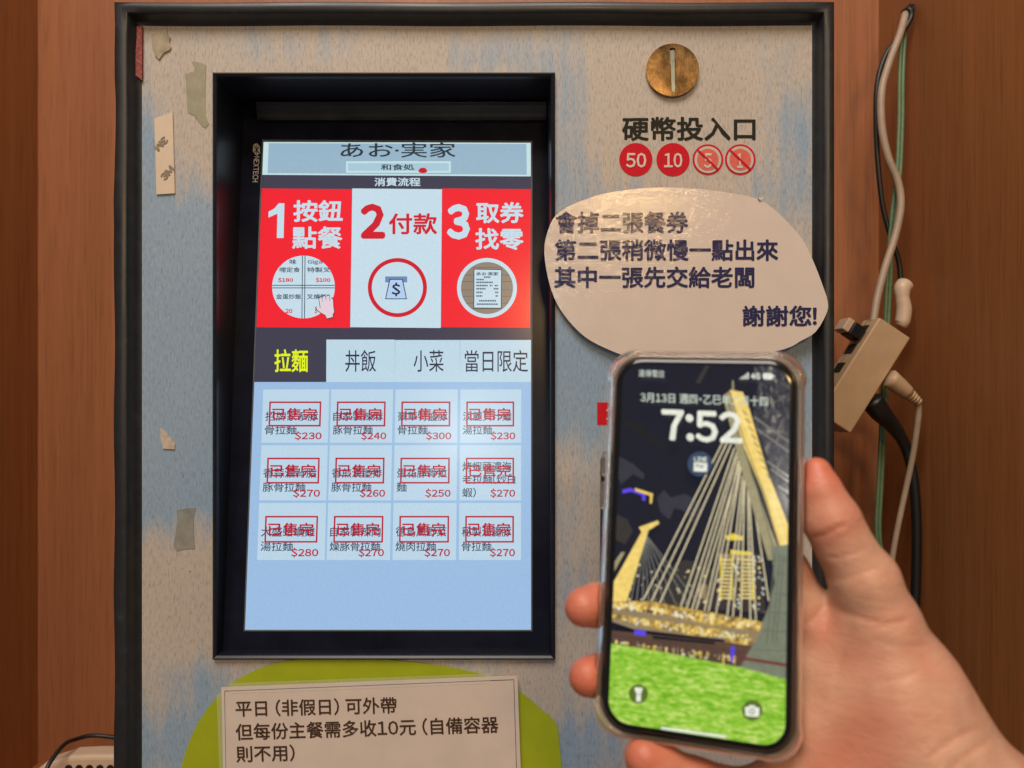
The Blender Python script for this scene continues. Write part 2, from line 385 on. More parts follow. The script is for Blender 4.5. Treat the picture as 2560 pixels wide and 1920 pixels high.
k = MB(); k.box((ol + .004, .075, ZC), (orr - .004, .275, ot - .004), 'black_steel'); keep(k.build('cabinet_body', bevel=.003), mach)

# front panel with its cut-out
HX0, HX1, HZ1, HZ0 = (540 - 1280) / F * D, (1383 - 1280) / F * D, (960 - 190) / F * D, (960 - 1641) / F * D
BL = [  # (u, v, ru, rv, amount) patches of blue print, photo pixels
    (365, 420, 60, 160, .55), (450, 720, 230, 190, 1.1), (440, 980, 200, 200, .9), (400, 1210, 130, 130, .55), (520, 1150, 60, 160, .4), (400, 1860, 190, 110, .45), (700, 120, 170, 50, .15),
    (1230, 140, 130, 60, .30), (1420, 300, 80, 260, .26), (1500, 520, 130, 110, .24), (1990, 300, 60, 110, .36), (1960, 480, 90, 70, .24), (1440, 960, 130, 180, .62), (1500, 870, 90, 70, .4), (2000, 870, 60, 120, .6), (2000, 1100, 60, 200, .3),
    (1430, 1880, 170, 110, .50), (1440, 1480, 60, 80, .2), (1950, 150, 60, 60, .1), (700, 1700, 400, 50, .20), (560, 1780, 100, 160, .25)]
k = MB(); blue = []
def strip(x0, x1, z0, z1):
    nx = max(2, int((x1 - x0) / .005)); nz = max(2, int((z1 - z0) / .005)); vv = []
    for j in range(nz + 1):
        for i in range(nx + 1):
            x, z = x0 + (x1 - x0) * i / nx, z0 + (z1 - z0) * j / nz; vv.append((x, 0, z))
            u, v = 1280 + x / D * F, 960 - z / D * F
            blue.append(sum(a * math.exp(-(((u - c) / ru) ** 2 + ((v - d) / rv) ** 2)) for c, d, ru, rv, a in BL) + .17)
    k.add(vv, [[j * (nx + 1) + i, j * (nx + 1) + i + 1, (j + 1) * (nx + 1) + i + 1, (j + 1) * (nx + 1) + i] for j in range(nz) for i in range(nx)], 'panel_print')
strip(il - .001, HX0, ib - .001, it_ + .001); strip(HX1, ir + .001, ib - .001, it_ + .001)
strip(HX0, HX1, HZ1, it_ + .001); strip(HX0, HX1, ib - .001, HZ0)
o = k.build('front_panel'); keep(o, mach)
a = o.data.attributes.new('blue', 'FLOAT', 'POINT'); a.data.foreach_set('value', blue)

# screen surround: raised lip, recess walls, tilted monitor with its ledge
k = MB(); lip = [(-.0012, .0), (-.0012, .0030), (.0002, .0042), (.0016, .0030), (.0020, .0)]; vs = []
for t, h in lip:
    vs += [(HX0 + t, -h, HZ1 - t), (HX1 - t, -h, HZ1 - t), (HX1 - t, -h, HZ0 + t), (HX0 + t, -h, HZ0 + t)]
k.add(vs, [[i * 4 + j, i * 4 + (j + 1) % 4, i * 4 + 4 + (j + 1) % 4, i * 4 + 4 + j] for i in range(len(lip) - 1) for j in range(4)], 'black_plastic')
yq = lambda z: SCREEN.o.y - (z - SCREEN.o.z) * SCREEN.n.z / SCREEN.n.y
X0, X1, Z1, Z0 = HX0 + .002, HX1 - .002, HZ1 - .002, HZ0 + .002
f4 = [(X0, 0, Z1), (X1, 0, Z1), (X1, 0, Z0), (X0, 0, Z0)]; b4 = [(X0, yq(Z1), Z1), (X1, yq(Z1), Z1), (X1, yq(Z0), Z0), (X0, yq(Z0), Z0)]
k.add(f4 + b4, [[j, (j + 1) % 4, 4 + (j + 1) % 4, 4 + j] for j in range(4)], 'black_plastic')
sc4 = [SCREEN.P(658, 352), SCREEN.P(1328, 355), SCREEN.P(1328, 1575), SCREEN.P(612, 1575)]
SL = SCREEN.P(612, 1575).x * .5 + SCREEN.P(658, 352).x * .5
k.add(b4 + [tuple(p) for p in sc4], [[j, (j + 1) % 4, 4 + (j + 1) % 4, 4 + j][::-1] for j in range(4)], 'bezel_plastic')
bz = k.build('screen_surround'); keep(bz, mach)
k = MB()   # ledge along the top of the monitor
LT, LB = SCREEN.P(1000, 254, .010), SCREEN.P(1000, 300, .004)
ew = [(LT.y + .004, LT.z + .0005), (LT.y, LT.z), (LT.y + .0012, LT.z - .0022), (LB.y - .0012, LB.z + .002), (LB.y, LB.z), (LB.y + .0042, LB.z)]
xa, xb = X0 + .012, X1 - .0005; vs = [(x, y, z) for y, z in ew for x in (xa, xb)]
k.add(vs, [[i * 2, i * 2 + 1, i * 2 + 3, i * 2 + 2] for i in range(len(ew) - 1)] + [[0, 2, 4, 6, 8, 10], [1, 11, 9, 7, 5, 3]], 'ledge_film')
o = k.build('monitor_ledge', bevel=.0005); keep(o, mach)
k = MB(); k.text(SCREEN, 'NEXTECH', [(649, 391), (645, 455), (631, 455), (635, 391)], 'ink_cream', .0002, .012)
k.poly(SCREEN, [(633, 362), (642, 358), (650, 366), (650, 384), (641, 389), (632, 378)], 'ink_cream', .0002)
k.line(SCREEN, (635, 364), (648, 384), 2.2, 'ink_black', .0004); k.line(SCREEN, (648, 366), (636, 381), 2.2, 'ink_black', .0005); k.line(SCREEN, (642, 361), (641, 386), 1.4, 'ink_black', .0006)
keep(k.build('brand_lettering'), mach)
k = MB(); k.slab(SCREEN, [(655, 349), (1331, 352), (1331, 1578), (609, 1578)], 'trim_grey', -.0004, .00015, holes=[[(658.5, 352.5), (1327.5, 355.5), (1327.5, 1574.5), (612.5, 1574.5)]])
keep(k.build('screen_trim'), mach)

# the lit display and what it shows; each control is a sub-part
E0, E1, E2, E3, E4, E5 = .0000, .0003, .0006, .0009, .0012, .0015
def Lx(y): return 658 - 46 * (y - 352) / 1223.0
k = MB(); k.poly(SCREEN, [(Lx(352), 352), (1328, 355), (1328, 1575), (612, 1575)], 'ui_bar', E0 - .0001)
k.poly(SCREEN, [(Lx(955), 955), (1328, 955), (1328, 1575), (612, 1575)], 'ui_blue', E0 + .0001)
disp = k.build('display'); keep(disp, mach)
def sub(k, name, lab=None):
    o = k.build(name); keep(o, disp)
    if lab: o['label'] = lab
    return o
k = MB(); k.poly(SCREEN, [(Lx(355) + 1, 355), (1327, 357), (1327, 441), (Lx(437) + 1, 437)], 'ui_header_rim', E1)
k.poly(SCREEN, [(Lx(356) + 14, 358), (1316, 360), (1317, 437), (Lx(434) + 14, 433)], 'ui_header', E2)
k.outline(SCREEN, 865, 403, 1127, 432, 5, 'ui_header_rim', E3)
k.rect(SCREEN, 870, 408, 1122, 427, 'ui_header_box', E3)
k.text(SCREEN, 'あお·実家', (851, 356, 1139, 394), 'ui_ink', E4, .012); k.text(SCREEN, '和食処', (952, 410, 1036, 425.5), 'ui_ink', E4, .02)
k.poly(SCREEN, [(1057 + (11 + 1.2 * math.sin(a * 3)) * math.cos(a), 426 + 7 * math.sin(a)) for a in np.linspace(0, 6.2, 20)], 'ui_red_ink', E4)
for dx, dy in ((-4, -2), (2, -1), (5, 2), (-1, 3)): k.ring(SCREEN, 1057 + dx, 426 + dy, 1.6, 0, 'ui_ink', E5, 8)
sub(k, 'header_banner')
k = MB(); k.text(SCREEN, '消費流程', (936, 444, 1051, 465.5), 'ui_white', E1, .02); sub(k, 'heading_lettering')
# three steps
def step(u0, u1, l0, l1, mat):
    k = MB(); k.poly(SCREEN, [(u0, 471), (u1, 473), (l1, 820), (l0, 818)], mat, E1); return k
k = step(Lx(471) + 1, 880, Lx(818) + 1, 875, 'ui_red')
k.poly(SCREEN, [(697, 508), (711, 508), (709, 595), (692, 595), (693.5, 534), (671, 544), (671.5, 529), (686, 521)], 'ui_white', E2)
k.text(SCREEN, '按鈕', (733, 500, 857, 555), 'ui_white', E2, .026); k.text(SCREEN, '點餐', (730, 566, 856, 622), 'ui_white', E2, .022)
cx, cy, R = 758.7, 717.5, 78.5; circ = [(cx + R * math.cos(a), cy + R * math.sin(a)) for a in np.linspace(0, 2 * math.pi, 49)[:-1]]
k.poly(SCREEN, circ, 'ui_white', E2)
for d in (-3.2, 3.2):
    k.poly(SCREEN, clip([(cx + 1 + d - 1, 600), (cx + 1 + d + 1, 600), (cx + d, 840), (cx + d - 2, 840)], circ), 'ui_text', E3)
    k.poly(SCREEN, clip([(600, 716.5 + d - 1), (900, 716.5 + d - 1), (900, 716.5 + d + 1), (600, 716.5 + d + 1)], circ), 'ui_text', E3)
for s_, q, mt in (('味', (724, 648, 741, 661), 'ui_text'), ('哩定食', (699, 668, 750, 681), 'ui_text'), ('$180', (695, 694, 733, 706), 'ui_red_ink'), ('Giga', (769, 649, 806, 662), 'ui_text'), ('特製叉', (768, 668, 826, 681), 'ui_text'),
                 ('$100', (789, 694, 826, 706), 'ui_red_ink'), ('金蛋炒飯', (690, 735, 753, 748), 'ui_text'), ('20', (714, 772, 731, 783), 'ui_red_ink'), ('叉燒飯', (767, 735, 817, 748), 'ui_text'), ('$', (786, 772, 793, 784), 'ui_red_ink')):
    k.text(SCREEN, s_, q, mt, E3 + .0001, .04 if mt == 'ui_red_ink' else .016)
hand_ = [(797, 745), (803, 742), (807, 756), (806, 742), (812, 738), (816, 753), (817, 739), (823, 738), (825, 754), (828, 744), (833, 748), (834, 766), (836, 780), (832, 788), (833, 793), (818, 797), (813, 788), (802, 782), (793, 776), (789, 768), (794, 766), (801, 771)]
hc = (815, 768); k.poly(SCREEN, [(hc[0] + (x - hc[0]) * 1.07, hc[1] + (y - hc[1]) * 1.06) for x, y in hand_], 'ui_ink', E4); k.poly(SCREEN, [(hc[0] + (x - hc[0]) * .97, hc[1] + (y - hc[1]) * .97) for x, y in hand_], 'ui_skin', E5)
sub(k, 'step_panel', 'red panel with the white numeral 1 and a round menu picture')
k = step(880.6, 1105, 875.6, 1102, 'ui_white')
k.text(SCREEN, '2', (901, 509, 963, 597), 'ui_red_ink', E2, .045); k.text(SCREEN, '付款', (972, 533, 1093, 586), 'ui_red_ink', E2, .022)
k.ring(SCREEN, 993.5, 719, 64, 74, 'ui_red_ink', E2); k.rect(SCREEN, 963, 691, 1018, 706, 'ui_slot', E2)
k.poly(SCREEN, [(973.5, 697.5), (1007, 697.5), (1017.5, 748), (962.5, 748)], 'ui_navy', E3); k.poly(SCREEN, [(975.5, 699.5), (1005, 699.5), (1015, 746), (965, 746)], 'ui_bill', E4)
k.text(SCREEN, '$', (979, 706, 1001, 741), 'ui_navy', E5, .03)
sub(k, 'step_panel', 'pale panel with a red numeral 2 and a banknote sign')
k = step(1105.6, 1327, 1102.6, 1325, 'ui_red')
k.text(SCREEN, '3', (1117, 510, 1175, 599), 'ui_white', E2, .045)
k.text(SCREEN, '取券', (1190, 505, 1309, 558), 'ui_white', E2, .026); k.text(SCREEN, '找零', (1188, 570, 1309, 625), 'ui_white', E2, .024)
k.ring(SCREEN, 1217.5, 720, 75, 0, 'ui_white', E2); wc = [(1217.5 + 65 * math.cos(a), 720 + 65 * math.sin(a)) for a in np.linspace(0, 2 * math.pi, 49)[:-1]]
k.poly(SCREEN, wc, 'ui_plank', E3)
for y in (668, 687, 703, 724, 740, 757, 771): k.poly(SCREEN, clip([(1140, y), (1300, y), (1300, y + 1.5), (1140, y + 1.5)], wc), 'ui_plank_dark', E3 + .0001)
k.poly(SCREEN, [(1184, 672), (1255, 673), (1254, 771.5), (1183.5, 771)], 'ui_text', E4); k.poly(SCREEN, [(1186, 674), (1253, 675), (1252, 769.5), (1185.5, 769)], 'ui_white', E4 + .0001)
k.text(SCREEN, 'あお·実家', (1191, 680, 1246, 689), 'ui_navy', E5, .02)
for y, segs in ((693, ((1210, 1226),)), (699, ((1191, 1210),)), (706, ((1191, 1232),)), (714, ((1191, 1219), (1225, 1231), (1237, 1246))), (722, ((1191, 1214), (1234, 1247))), (731, ((1191, 1206), (1238, 1246))), (740, ((1191, 1206), (1239, 1245))), (752, ((1198, 1240),)), (760.5, ((1192, 1245),))):
    for x0, x1 in segs:
        x = x0
        while x < x1 - 1: k.rect(SCREEN, x, y - 2, min(x + 3.2, x1), y + 1.8, 'ui_text', E5); x += 4.3
sub(k, 'step_panel', 'red panel with the white numeral 3 and a round receipt picture')
# tabs
k = MB(); k.poly(SCREEN, [(Lx(849) + 1, 849), (815, 849), (814, 954), (Lx(954) + 1, 954)], 'ui_bar', E1); k.text(SCREEN, '拉麵', (686, 873, 770, 930.5), 'ui_yellow', E2, .016); sub(k, 'menu_tab', 'dark tab with yellow lettering')
for s_, q, x0, x1, y0 in (('丼飯', (863, 875, 940, 929.5), 816, 987, 849), ('小菜', (1034, 875, 1109, 929.5), 987.5, 1150, 850), ('當日限定', (1162, 875, 1320, 930), 1150.5, 1327.5, 850)):
    k = MB(); k.poly(SCREEN, [(x0, y0), (x1, y0), (x1, 955), (x0 - .5, 955)], 'ui_tab', E1); k.text(SCREEN, s_, q, 'ui_navy', E2, .004); sub(k, 'menu_tab')
# twelve sold-out menu tiles
rows = [(973.5, 1107), (1113, 1251), (1257.5, 1400)]; cols = [(.034, .272), (.279, .502), (.511, .735), (.745, .964)]
menu = [[(['招牌家系豚', '骨拉麵'], 230), (['自家製辣麻', '豚骨拉麵'], 240), (['豪華特盛豚', '骨拉麵'], 300), (['淡麗貝汁雞', '湯拉麵'], 230)],
        [(['香蒜濃背脂', '豚骨拉麵'], 270), (['香煎漢堡排', '豚骨拉麵'], 260), (['蛋花豚骨拉', '麵'], 250), (['烤蝦頭濃海', '老拉麵(炒白', '蝦)'], 270)],
        [(['大盛蛤蠣雞', '湯拉麵'], 280), (['自家製辣肉', '燥豚骨拉麵'], 270), (['德島風野菜', '燒肉拉麵'], 270), (['秘製滷腸豚', '骨拉麵'], 270)]]
for r_, (y0, y1) in enumerate(rows):
    for c_, (a0, a1) in enumerate(cols):
        names, price = menu[r_][c_]; k = MB()
        def X(f, y):
            l = Lx(y); p, q = l + a0 * (1328 - l), l + a1 * (1328 - l); return p + f * (q - p)
        def Q(fx0, fy0, fx1, fy1):
            ya, yb = y0 + fy0 * (y1 - y0), y0 + fy1 * (y1 - y0)
            return [(X(fx0, ya), ya), (X(fx1, ya), ya), (X(fx1, yb), yb), (X(fx0, yb), yb)]
        k.poly(SCREEN, Q(0, 0, 1, 1), 'ui_tile', E1)
        three = len(names) == 3; ly = [.30, .53, .77] if three else [.415, .67]; lh = .175
        for nm, f0 in zip(names, ly):
            wd = sum(.155 if ord(ch) > 255 else .06 for ch in nm)
            k.text(SCREEN, nm, Q(.045, f0, .045 + wd * 1.03, f0 + lh), 'ui_text', E2, .010)
        k.text(SCREEN, '$%d' % price, Q(.50, .785, .905, .955), 'ui_stamp', E3, .024)
        q = Q(.098, .226, .885, .695); k.outline(SCREEN, 0, 0, 0, 0, 4.0, 'ui_stamp', E4, q)
        k.text(SCREEN, '已售完', Q(.145, .345, .83, .575), 'ui_stamp', E5, .019)
        sub(k, 'menu_tile')

# coin slot, printed wording and coin signs
k = MB(); n = 64; cpx = lambda r, s=0: [(1681.9 + r * math.cos(2 * math.pi * i / n), 174.6 + r * math.sin(2 * math.pi * i / n)) for i in range(n)]
slot = [(1675, 121), (1685, 119.5), (1688, 123), (1689, 229), (1686, 231), (1678, 230)]
k.slab(FRONT, cpx(66), 'bronze', 0.0001, .0032, holes=[slot])
cs = k.build('coin_slot', bevel=.0006); keep(cs, mach)
k = MB(); k.poly(FRONT, [(1671, 116), (1692, 116), (1692, 234), (1671, 234)], 'dark_hole', .0003)
k.slab(FRONT, [(1675.5, 126), (1686.5, 124), (1687, 148), (1676, 162)], 'bright_steel', .0004, .0018)
k.slab(FRONT, [(1677, 160), (1687, 150), (1688, 229), (1679, 229)], 'bright_steel', .0004, .0024)
o = k.build('slot_plate'); o.parent = cs
k = MB(); k.text(FRONT, '硬幣投入口', (1555, 292, 1889, 352), 'ink_black', .0003, .024); keep(k.build('wording'), mach)
for v_, cx, tx in ((50, 1589.7, (1565, 382, 1616, 419)), (10, 1682.6, (1660, 382, 1706, 419))):
    k = MB(); k.ring(FRONT, cx, 399, 41.6, 0, 'ink_red', .0003); k.text(FRONT, str(v_), tx, 'ink_pale', .0006, .022); o = k.build('coin_sign'); keep(o, mach); o['label'] = 'solid red disc with the number %d' % v_
for v_, cx, tx in ((5, 1769.8, (1760, 383, 1780, 420)), (1, 1850.8, (1843, 383, 1857, 420))):
    k = MB(); k.ring(FRONT, cx, 399, 38.5, 0, 'ink_red', .0003); k.ring(FRONT, cx, 399, 33.5, 0, 'ink_cream', .0005); k.ring(FRONT, cx, 399, 27, 0, 'ink_light_red', .0007)
    k.text(FRONT, str(v_), tx, 'ink_pale', .0009, .022); k.line(FRONT, (cx - 25, 375), (cx + 25, 423), 5, 'ink_red', .0011); o = k.build('coin_sign'); keep(o, mach); o['label'] = 'pale red disc with the number %d struck through' % v_
# note acceptor behind the phone
k = MB(); k.slab(FRONT, [(1504, 1150), (1508, 1145), (1905, 1145), (1909, 1150), (1909, 1640), (1500, 1640)], 'black_plastic', 0, .006); keep(k.build('note_acceptor', bevel=.001), mach)
k = MB(); k.rect(FRONT, 1493, 1006, 1640, 1062, 'ink_red', .0003); k.rect(FRONT, 1521, 1019, 1525, 1046, 'ink_pale', .0006); k.poly(FRONT, [(1516, 1025), (1525, 1018), (1525, 1022), (1516, 1029)], 'ink_pale', .0008); k.rect(FRONT, 1516, 1045, 1530, 1048.5, 'ink_pale', .0008)
keep(k.build('note_sign'), mach)

# ------------------------------------------------------------------ papers on the machine
def catmull(pts, sub=6):
    P = [np.array(p, float) for p in pts]; n = len(P); out = []
    for i in range(n):
        p0, p1, p2, p3 = P[i - 1], P[i], P[(i + 1) % n], P[(i + 2) % n]
        for j in range(sub):
            t = j / sub; out.append(tuple(.5 * (2 * p1 + (p2 - p0) * t + (2 * p0 - 5 * p1 + 4 * p2 - p3) * t * t + (3 * p1 - p0 - 3 * p2 + p3) * t ** 3)))
    return out
sgn = [(58, 490), (85, 370), (130, 280), (215, 215), (330, 165), (480, 120), (640, 95), (820, 80), (1000, 82), (1180, 95), (1360, 120), (1530, 158), (1640, 225), (1750, 330), (1850, 450), (1930, 620), (1990, 780), (2015, 860), (2012, 940), (1935, 1075), (1830, 1140), (1715, 1197), (1400, 1260), (1000, 1272), (700, 1262), (555, 1222), (380, 1140), (270, 1050), (170, 925), (110, 800), (70, 640)]
z5 = lambda x, y: (x / 2.765 + 1340, y / 2.765 + 440)
PAPER = Plane((.0228, -.0046, 0), (-.0332, -1, 0)); GREEN = Plane((0, -.0012, 0), (0, -1, 0)); NOTE = Plane((0, -.0046, 0), (0, -1, 0))
sp = catmull([z5(*p) for p in sgn], 3)
k = MB(); k.slab(PAPER, sp, 'laminated_paper', -.0006, .0); sign = k.build('paper_notice')
tag(sign, 'oval off-white laminated paper notice with four lines of navy lettering', 'notice')
k = MB()
for s_, (x0, y0, x1, y1) in (('會掉二張餐券', (135, 245, 1052, 397)), ('第二張稍微慢一點出來', (130, 437, 1675, 587)), ('其中一張先交給老闆', (125, 625, 1510, 775)), ('謝謝您!', (1427, 895, 1942, 1040))):
    k.text(PAPER, s_, z5(x0, y0) + z5(x1, y1), 'laminated_ink', .0003, .026)
k.build('lettering', sign)
for p, q in (((1535, 157), (1578, 143)),):
    k = MB(); a_, b_ = z5(*p), z5(*q); k.slab(PAPER, [(a_[0], a_[1] - 1), (b_[0], b_[1]), (b_[0] - 5, b_[1] + 6), (a_[0] + 5, a_[1] + 3)], 'laminated_paper', 0, .0012); k.build('torn_corner', sign)
z8 = lambda x, y: (x / 1.536, y / 1.536 + 1580)
ge = [(690, 560), (735, 400), (800, 290), (880, 205), (980, 148), (1100, 112), (1240, 100), (1440, 103), (1600, 118), (1750, 140), (1880, 172), (1990, 225), (2080, 300), (2135, 352), (2148, 430), (2155, 560), (2120, 800), (1950, 980), (1500, 1060), (1100, 1040), (800, 900), (700, 720)]
k = MB(); k.slab(GREEN, catmull([z8(*p) for p in ge], 3), 'lime_card', -.0008, .0); green = k.build('green_card'); tag(green, 'lime green oval card stuck to the machine below the screen', 'card')
nt4 = [z8(850, 213), z8(1987, 168), z8(2008, 760), z8(862, 800)]
k = MB(); k.slab(NOTE, nt4, 'note_paper', -.0006, .0); note = k.build('takeaway_notice'); tag(note, 'off-white rectangular notice with brown lettering on the lime green card', 'notice')
k = MB(); tl, tr, br, bl = z8(862, 227), z8(1973, 183), z8(1990, 745), z8(872, 785)
for a_, b_ in ((tl, tr), (tr, br), (br, bl), (bl, tl)): k.line(NOTE, a_, b_, 1.3, 'ink_brown', .0002)
k.build('border_line', note)
k = MB()
for s_, q in (('平日 (非假日) 可外帶', [(903, 263), (1522, 248), (1524, 314), (905, 327)]), ('但每份主餐需多收10元 (自備容器', [(903, 352), (1912, 322), (1915, 388), (906, 418)]), ('則不用)', [(905, 437), (1130, 431), (1133, 496), (908, 502)])):
    k.text(NOTE, s_, [z8(*p) for p in q], 'ink_brown', .0003, .014)
k.build('lettering', note)
TAPE = Plane((0, -.0052, 0), (0, -1, 0))
k = MB(); k.slab(TAPE, [z8(880, 197), z8(1880, 160), z8(1884, 196), z8(878, 236)], 'clear_tape', -.0002, .0); tag(k.build('tape_strip'), 'clear tape strip along the top edge of the rectangular notice', 'tape', 'clear tape on the notice')
k = MB(); k.slab(TAPE, [z8(832, 240), z8(864, 225), z8(880, 620), z8(846, 640)], 'clear_tape', -.0002, .0); tag(k.build('tape_strip'), 'clear tape strip down the left edge of the rectangular notice', 'tape', 'clear tape on the notice')

# scraps of tape
def scrap(name, pts, fn, mat, label, cat, h=.0006):
    k = MB(); k.slab(FRONT, [fn(*p) for p in pts], mat, .0001, h); o = k.build(name); return tag(o, label, cat, 'old tape and paper scraps on the front')
z1 = lambda x, y: (x / 2.592, y / 2.592); zb = lambda x, y: (280 + x / 1.2556, 600 + y / 1.2556)
scrap('tape_scrap', [(980, 222), (1010, 214), (1040, 205), (1045, 185), (1078, 182), (1086, 222), (1101, 242), (1095, 275), (1108, 305), (1100, 322), (1062, 340), (1046, 362), (1030, 385), (1003, 357), (985, 290)], z1, 'tape_brown', 'crumpled brown tape scrap near the top left panel corner', 'tape', .0012)
scrap('tape_scrap', [(1200, 476), (1255, 462), (1262, 430), (1240, 396), (1262, 398), (1300, 405), (1335, 420), (1330, 540), (1328, 740), (1352, 800), (1332, 828), (1308, 815), (1290, 790), (1255, 745), (1215, 725)], z1, 'tape_yellow', 'yellowed ragged tape strip left of the screen top', 'tape')
ln = scrap('backing_strip', [(1000, 767), (1118, 728), (1125, 990), (1132, 1252), (1013, 1260), (1008, 1040)], z1, 'liner_paper', 'pale tape backing strip with grey diagonal lettering left of the screen', 'paper strip', .0012)
k = MB()
def rot_q(cx, cy, w_, h_, ang):
    c, s_ = math.cos(ang), math.sin(ang); return [z1(cx + x * c - y * s_, cy + x * s_ + y * c) for x, y in ((-w_, -h_), (w_, -h_), (w_, h_), (-w_, h_))]
k.text(FRONT, '3M', rot_q(1044, 930, 50, 24, math.radians(134)), 'ink_grey', .0015, .05); k.text(FRONT, '3M', rot_q(1084, 1120, 50, 24, math.radians(-48)), 'ink_grey', .0015, .05)
k.build('lettering', ln)
scrap('torn_scrap', [(150, 590), (170, 604), (185, 622), (197, 640), (196, 657), (160, 655), (153, 630)], zb, 'torn_paper', 'small pale torn paper scrap on the blue left strip', 'paper scrap', .0010)
scrap('tape_scrap', [(203, 847), (235, 842), (262, 840), (256, 868), (255, 900), (259, 968), (225, 970), (203, 976), (193, 960), (199, 920), (205, 880)], zb, 'tape_grey', 'grey tape scrap below the torn scrap on the left strip', 'tape')

# ------------------------------------------------------------------ cables, power strip and plugs beside the machine
def dpt(u, v, d): return CAM + ray(u, v) * d
def cable(name, pts, rpx, mat, label, group='cables hanging beside the machine'):
    k = MB(); k.tube([dpt(*p) for p in pts], rpx * .73 / F, mat); o = k.build(name, smooth=True); return tag(o, label, 'cable', group)
k = MB(); hole_c = dpt(2262, 30, .752)
k.tube([(XR - .0004, hole_c.y, hole_c.z), (XR - .0030, hole_c.y, hole_c.z)], .0075, 'black_plastic', 20, 1); tag(k.build('cable_hole_disc'), 'black disc standing for the dark cable hole in the right wood wall', 'cable hole')  # solid black disc stands in for the shade inside the cable hole
cable('grey_cable', [(2264, 34, .745), (2250, 85, .738), (2222, 160, .735), (2204, 230, .732), (2205, 320, .73), (2221, 395, .73), (2245, 455, .73), (2252, 515, .728), (2238, 590, .726), (2214, 665, .722), (2194, 740, .718), (2182, 812, .712)], 9.2, 'cable_beige', 'thick beige cable curving down from the cable hole into the power strip')
for i, dx in enumerate((-4.2, 4.2)):
    cable('green_cable', [(2267 + dx * .3, 36, .750), (2257 + dx, 110, .747), (2253 + dx, 200, .745), (2252 + dx, 300, .744), (2247 + dx, 420, .742), (2238 + dx, 500, .741), (2228 + dx, 600, .741), (2222 + dx, 700, .741), (2216 + dx, 820, .741), (2212 + dx, 960, .741), (2206 + dx, 1080, .741), (2200 + dx, 1210, .741), (2195 + dx, 1330, .741), (2206 + dx, 1420, .741), (2214 + dx, 1540, .741), (2216 + dx, 1750, .741)], 4.6, 'cable_green',
          'thin green wire of a pair hanging straight down behind the power strip')
cable('black_cable', [(2258, 30, .752), (2272, 22, .742), (2278, 42, .741), (2256, 82, .741), (2216, 135, .741), (2194, 205, .741), (2190, 300, .741), (2195, 410, .741), (2206, 510, .742), (2226, 590, .743), (2246, 650, .744), (2252, 705, .744)], 6.5, 'cable_black', 'thin black cable looping from the cable hole behind the thick beige one')
# power strip
ps_c = (dpt(2200, 793, .700) + dpt(2122, 1079, .690)) / 2
A = (dpt(2048, 1032, .690) - dpt(2200, 793, .700)); B_ = (dpt(2277, 845, .704) - dpt(2200, 793, .700)); A *= .5; B_ *= .5; C_ = A.cross(B_).normalized(); C_ = C_ if C_.y < 0 else -C_
pc = dpt(2200, 793, .700) + A + B_ - C_ * .013
strip_t = thing('power_strip', pc, 'beige power strip hanging at a slant beside the black frame', 'power strip')
k = MB(); k.obox(pc, A, B_, C_ * .013, 'beige_plastic'); keep(k.build('housing', bevel=.0015), strip_t)
k = MB(); k.obox(pc - C_ * .004, A * 1.004, B_ * 1.02, C_ * .0008, 'ink_grey'); keep(k.build('seam'), strip_t)
k = MB()
for t in (-.75, -.35, .05, .45): k.obox(pc + A * t - B_ * 1.01 - C_ * .002, A * .10, B_.normalized() * .0006, C_ * .006, 'dark_hole')
keep(k.build('socket'), strip_t)
ad = pc - A * .62 - B_ * 1.02 - B_.normalized() * .011
k = MB(); k.obox(ad + B_.normalized() * .003, A * .12, B_.normalized() * .0065, C_ * .008, 'black_plastic'); k.obox(ad - B_.normalized() * .008, A * .12, B_.normalized() * .0035, C_ * .008, 'cream_plastic'); tag(k.build('plug', bevel=.001), 'black plug with a cream end in the upper left of the power strip', 'plug', 'plugs in the power strip')
# wall plug above the strip
k = MB(); k.tube([dpt(2262, 712, .735), dpt(2256, 722, .733), dpt(2256, 745, .732), dpt(2260, 775, .732), dpt(2256, 805, .732), dpt(2250, 814, .733)], [.0084, .0080, .0064, .0072, .0070, .0052], 'cream_plastic', 16); tag(k.build('plug', smooth=True), 'rounded cream plug standing upright above the power strip', 'plug', 'plugs in the power strip')
k = MB()
p0, p1 = dpt(2222, 944, .698), dpt(2296, 1004, .702); dr = p1 - p0
k.tube([p0, p0 + dr * .35, p0 + dr * .66], [.0088, .0080, .0066], 'beige_plastic', 14, 3)
for i in range(4): k.tube([p0 + dr * (.70 + .09 * i), p0 + dr * (.755 + .09 * i)], .0056 - .0006 * i, 'beige_plastic', 14, 1)
k.tube([p0 + dr * .6, p1], .0036, 'beige_plastic', 12, 2)
pl = k.build('plug', smooth=True); tag(pl, 'beige plug with a ribbed strain relief in the right side of the power strip', 'plug', 'plugs in the power strip')
cable('beige_cable', [(2292, 1000, .703), (2297, 1025, .705), (2290, 1090, .71), (2280, 1150, .715), (2263, 1230, .72), (2244, 1320, .72), (2230, 1400, .72), (2222, 1480, .72), (2214, 1600, .72), (2210, 1760, .72)], 7.0, 'cable_beige', 'thin beige cable hanging from the ribbed plug')
k = MB(); k.tube([dpt(2178, 1000, .706), dpt(2200, 1030, .708), dpt(2226, 1058, .712), dpt(2250, 1090, .716), dpt(2268, 1130, .72), dpt(2284, 1200, .72), dpt(2291, 1300, .72), dpt(2291, 1400, .72), dpt(2288, 1500, .72), dpt(2280, 1650, .72), dpt(2270, 1800, .72)], [.0105, .0098, .0075, .0058, .0048, .0046, .0046, .0046, .0046, .0046, .0046], 'cable_black'); tag(k.build('black_cable', smooth=True), 'thick black cable with moulded plug hanging from the power strip', 'cable', 'cables hanging beside the machine')

